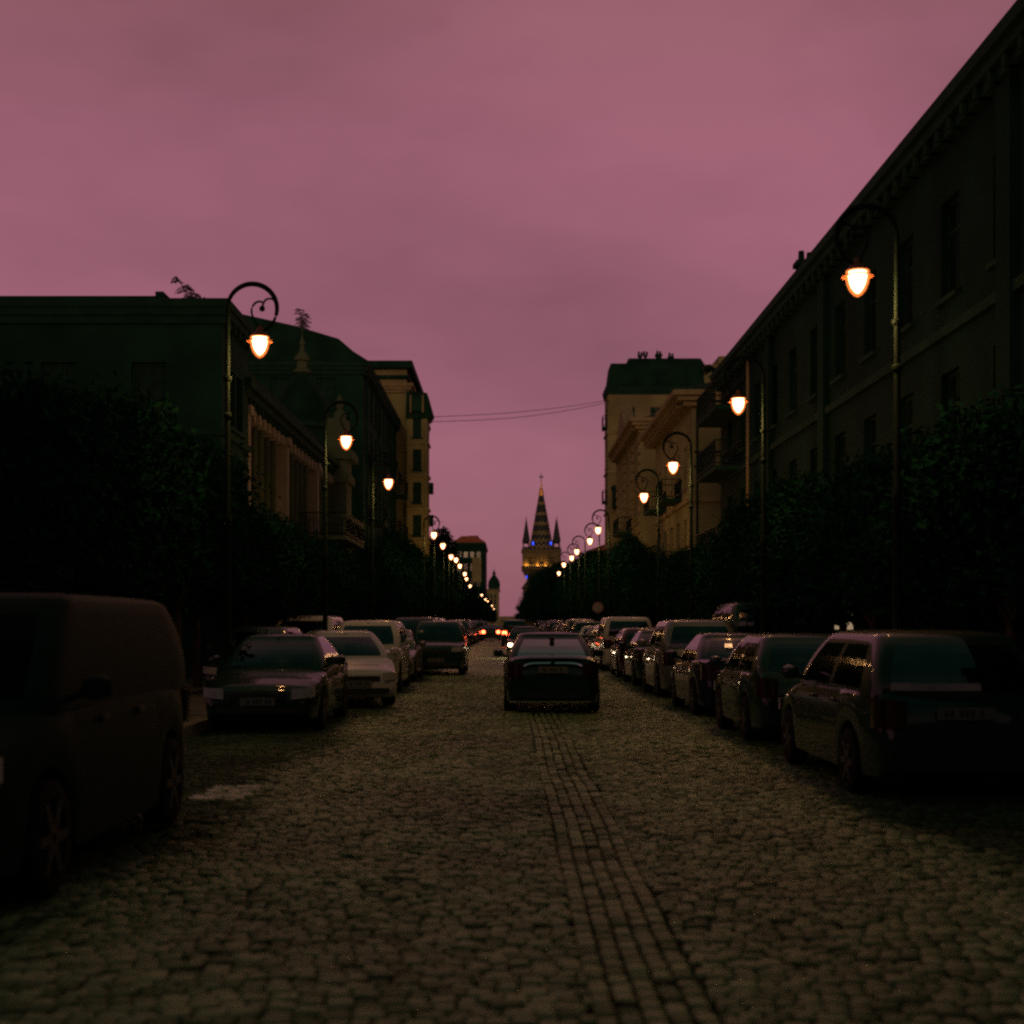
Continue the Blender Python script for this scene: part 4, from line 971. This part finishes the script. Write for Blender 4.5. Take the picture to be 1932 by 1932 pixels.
part('bumper_chrome', g, M['chrome'], mc)
part('brake_light', MB().lathe([(.01,-.05),(.05,-.03),(.05,.03),(.01,.05)],10,(0.02,-1.10,1.33)), M['trim_black'], mc)
part('badge', MB().lathe([(.0,-.004),(.045,-.003),(.045,.003),(.0,.004)],14,(0,-2.25,.97)), M['chrome'], mc)
car('oncoming_car', 'dark oncoming car with a lit headlamp, half hidden by the black saloon', 'sedan', 'charcoal', .83, 66., PI, lit='head')
car('driving_van', 'dark van driving away with red tail lamps beyond the black saloon', 'van', 'charcoal', .47, 97., 0, lit='tail', cat='van')
car('driving_car', 'small dark car driving away, red tail lamps left of the van', 'sedan', 'black', -1.55, 128., 0, lit='tail')
# left row, noses towards the camera
car('parked_van', 'black panel van parked nearest on the left, mostly in shadow', 'van', 'matte', -3.60, 9.65, PI, GP_L, cat='van')
car('parked_car', 'dark saloon with pale sky in its windscreen, nearest along the left kerb after the van', 'sedan', 'black', -3.66, 22.4, PI, GP_L)
car('parked_car', 'white hatchback angled nose-out towards the road behind the dark saloon', 'hatch', 'white', -3.35, 28.0, PI-R(-15), GP_L)
car('parked_car', 'white off-roader with bright roof behind the angled white hatchback', 'suv', 'white', -3.42, 34.2, PI, GP_L)
car('parked_van', 'white van standing up on the left pavement behind the kerb row', 'van', 'white', -5.62, 38.9, PI, cat='van')
car('parked_car', 'silver saloon along the left kerb next behind the white off-roader', 'sedan', 'silver', -3.4, 39.6, PI, GP_L)
car('standing_car', 'charcoal off-roader standing out into the road beside the left row', 'suv', 'charcoal', -2.22, 44.6, PI)
sty = ['hatch','sedan','suv','estate','van','sedan','hatch']; cols = ['grey','white','black','silver','charcoal','navy','maroon','silver','green','black']
cn = {'grey':'grey','white':'white','black':'black','silver':'silver','charcoal':'charcoal','navy':'navy','maroon':'maroon','green':'dark green'}
sn = {'hatch':'hatchback','sedan':'saloon','suv':'off-roader','estate':'estate car','van':'van'}
Y = 50.2; i = 0
while Y < 190:
    st_, co_ = sty[(i*3+1)%7], cols[(i*7+4)%10]
    if i == 0: st_, co_ = 'van', 'grey'
    car('parked_van' if st_ == 'van' else 'parked_car', f'{cn[co_]} {sn[st_]} parked far along the left kerb, {ORD[i]} beyond the standing off-roader', st_, co_, -3.42+rng.uniform(-.1,.1), Y, PI+R(rng.uniform(-2,2)), GP_L, cat='van' if st_ == 'van' else 'car')
    Y += rng.uniform(5.1,6.2); i += 1
car('parked_car', 'charcoal estate car standing on the left pavement behind the angled white hatchback', 'estate', 'charcoal', -5.55, 30.9, PI)
# right row, tails towards the camera
car('parked_car', 'black estate car nearest on the right with long dark side windows', 'estate', 'black', 4.10, 14.6, 0, GP_R)
car('parked_car', 'charcoal hatchback along the right kerb just ahead of the near black estate', 'hatch', 'charcoal', 4.08, 20.1, 0, GP_R)
car('parked_car', 'navy saloon along the right kerb, ahead of the charcoal hatchback', 'sedan', 'navy', 4.08, 25.4, 0, GP_R)
car('parked_car', 'silver off-roader with bright roof ahead of the navy saloon', 'suv', 'silver', 4.1, 31.2, 0, GP_R)
car('parked_car', 'black saloon along the right kerb ahead of the silver off-roader', 'sedan', 'black', 4.08, 36.8, 0, GP_R)
car('parked_car', 'maroon hatchback along the right kerb, ahead of a black saloon', 'hatch', 'maroon', 4.08, 42.2, 0, GP_R)
car('parked_van', 'white van with bright roof edge along the right kerb', 'van', 'white', 4.06, 48.4, 0, GP_R, cat='van')
mv = car('parked_van', 'tall dark van standing on the right pavement under the trees', 'van', 'charcoal', 6.02, 34.2, 0, cat='van'); mv.scale = (1,1.02,1.16)
Y = 54.6; i = 0
while Y < 190:
    st_, co_ = sty[(i*2+3)%7], cols[(i*3+5)%10]
    car('parked_van' if st_ == 'van' else 'parked_car', f'{cn[co_]} {sn[st_]} parked far along the right kerb, {ORD[i]} beyond the white van', st_, co_, 4.08+rng.uniform(-.1,.1), Y, R(rng.uniform(-2,2)), GP_R, cat='van' if st_ == 'van' else 'car')
    Y += rng.uniform(5.1,6.2); i += 1

# round road sign on the right pavement
sg = thing('road_sign', 'round red-rimmed road sign on a thin post beside the right trees', 'road sign', (wx(1128,75),75.,.13))
part('post', MB().lathe([(.035,0),(.035,2.6)],8), M['iron'], sg)
def disc(r, y0, y1, z):
    mb = MB(); n = 24
    for yy in (y0, y1):
        for q in range(n): a = 2*PI*q/n; mb.v.append((r*math.cos(a), yy, z+r*math.sin(a)))
    mb.f = [tuple(range(n)), tuple(range(n,2*n))[::-1]]+[(q,q+n,n+(q+1)%n,(q+1)%n) for q in range(n)]
    return mb
d = part('disc', disc(.30,-.06,-.04,2.33), M['sign_red'], sg); part('face', disc(.20,-.066,-.0605,2.33), M['sign_white'], d)

# ---------------------------------------------------------------- world, sun, camera
w = bpy.data.worlds.new('World'); SC.world = w; w.use_nodes = True
nt = w.node_tree; N = nt.nodes; Lk = nt.links; bg = N['Background']
tc = N.new('ShaderNodeTexCoord'); sep = N.new('ShaderNodeSeparateXYZ'); Lk.new(tc.outputs['Generated'], sep.inputs[0])
rp = N.new('ShaderNodeValToRGB'); e = rp.color_ramp.elements
# pink dusk glow ahead of the camera reaching high up, dark green-teal overhead and behind
SKY = [(-.25,(.300,.105,.142)),(-.10,(.324,.108,.157)),(.10,(.320,.108,.152)),(.22,(.285,.104,.126)),(.45,(.225,.100,.105)),(.62,(.16,.092,.085)),(.78,(.050,.064,.050)),(.90,(.016,.046,.031)),(1.1,(.005,.046,.026))]
pos = lambda p_: (p_+.25)/1.35
e[0].position, e[0].color = 0., (*SKY[0][1],1); e[1].position, e[1].color = 1., (*SKY[-1][1],1)
for p_, c_ in SKY[1:-1]: q = e.new(pos(p_)); q.color = (*c_,1)
m1 = N.new('ShaderNodeMath'); m1.operation = 'MULTIPLY_ADD'; m1.inputs[1].default_value = -.25; Lk.new(sep.outputs['Y'], m1.inputs[0]); Lk.new(sep.outputs['Z'], m1.inputs[2])
m2 = N.new('ShaderNodeMath'); m2.operation = 'MULTIPLY_ADD'; m2.inputs[1].default_value = 1/1.35; m2.inputs[2].default_value = .25/1.35; Lk.new(m1.outputs[0], m2.inputs[0])
Lk.new(m2.outputs[0], rp.inputs['Fac'])
mp = N.new('ShaderNodeMapping'); mp.inputs['Scale'].default_value = (1.8,1.8,4.); Lk.new(tc.outputs['Generated'], mp.inputs['Vector'])
no = N.new('ShaderNodeTexNoise'); no.inputs['Scale'].default_value = 1.7; no.inputs['Detail'].default_value = 5; Lk.new(mp.outputs[0], no.inputs['Vector'])
mr = N.new('ShaderNodeMapRange'); mr.inputs['From Min'].default_value = .35; mr.inputs['From Max'].default_value = .7; mr.inputs['To Min'].default_value = 1.07; mr.inputs['To Max'].default_value = .68
Lk.new(no.outputs['Fac'], mr.inputs['Value'])
mx = N.new('ShaderNodeMix'); mx.data_type = 'RGBA'; mx.blend_type = 'MULTIPLY'; mx.inputs[0].default_value = 1
Lk.new(rp.outputs['Color'], mx.inputs[6]); Lk.new(mr.outputs['Result'], mx.inputs[7])
sk = N.new('ShaderNodeTexSky'); sk.sky_type = 'NISHITA'; sk.sun_disc = False; sk.sun_elevation = R(8); sk.sun_rotation = R(185)
ad = N.new('ShaderNodeMix'); ad.data_type = 'RGBA'; ad.blend_type = 'ADD'; ad.inputs[0].default_value = .004
Lk.new(mx.outputs[2], ad.inputs[6]); Lk.new(sk.outputs['Color'], ad.inputs[7]); Lk.new(ad.outputs[2], bg.inputs['Color']); bg.inputs['Strength'].default_value = 1.
sl = bpy.data.lights.new('sun', 'SUN'); sl.energy = .40; sl.angle = R(12); sl.color = (1.,.60,.36)
so = bpy.data.objects.new('sun', sl); COL.objects.link(so); so.rotation_euler = (R(90-8),0,R(-5))      # from low behind the camera, a little from the left

cam = bpy.data.cameras.new('camera'); co = bpy.data.objects.new('camera', cam); COL.objects.link(co); SC.camera = co
co.location = (0,0,EYE); co.rotation_euler = (R(90),0,0)
cam.sensor_width = 36; cam.lens = F/1932*36; cam.shift_x = (966-VX)/1932; cam.shift_y = (VY-966)/1932
cam.clip_end = 5000; cam.clip_start = .1
cam.dof.use_dof = True; cam.dof.focus_distance = 34; cam.dof.aperture_fstop = 1.4
SC.view_settings.view_transform = 'Standard'; SC.view_settings.look = 'None'; SC.view_settings.exposure = 0; SC.view_settings.gamma = 1
SC.cycles.filter_width = 2.4
SC.cycles.max_bounces = 5; SC.cycles.diffuse_bounces = 2; SC.cycles.glossy_bounces = 3; SC.cycles.transparent_max_bounces = 8
SC.cycles.sample_clamp_indirect = 1.; SC.cycles.sample_clamp_direct = 8.; SC.cycles.use_denoising = False; SC.cycles.use_light_tree = True
SC.cycles.caustics_reflective = False; SC.cycles.caustics_refractive = False
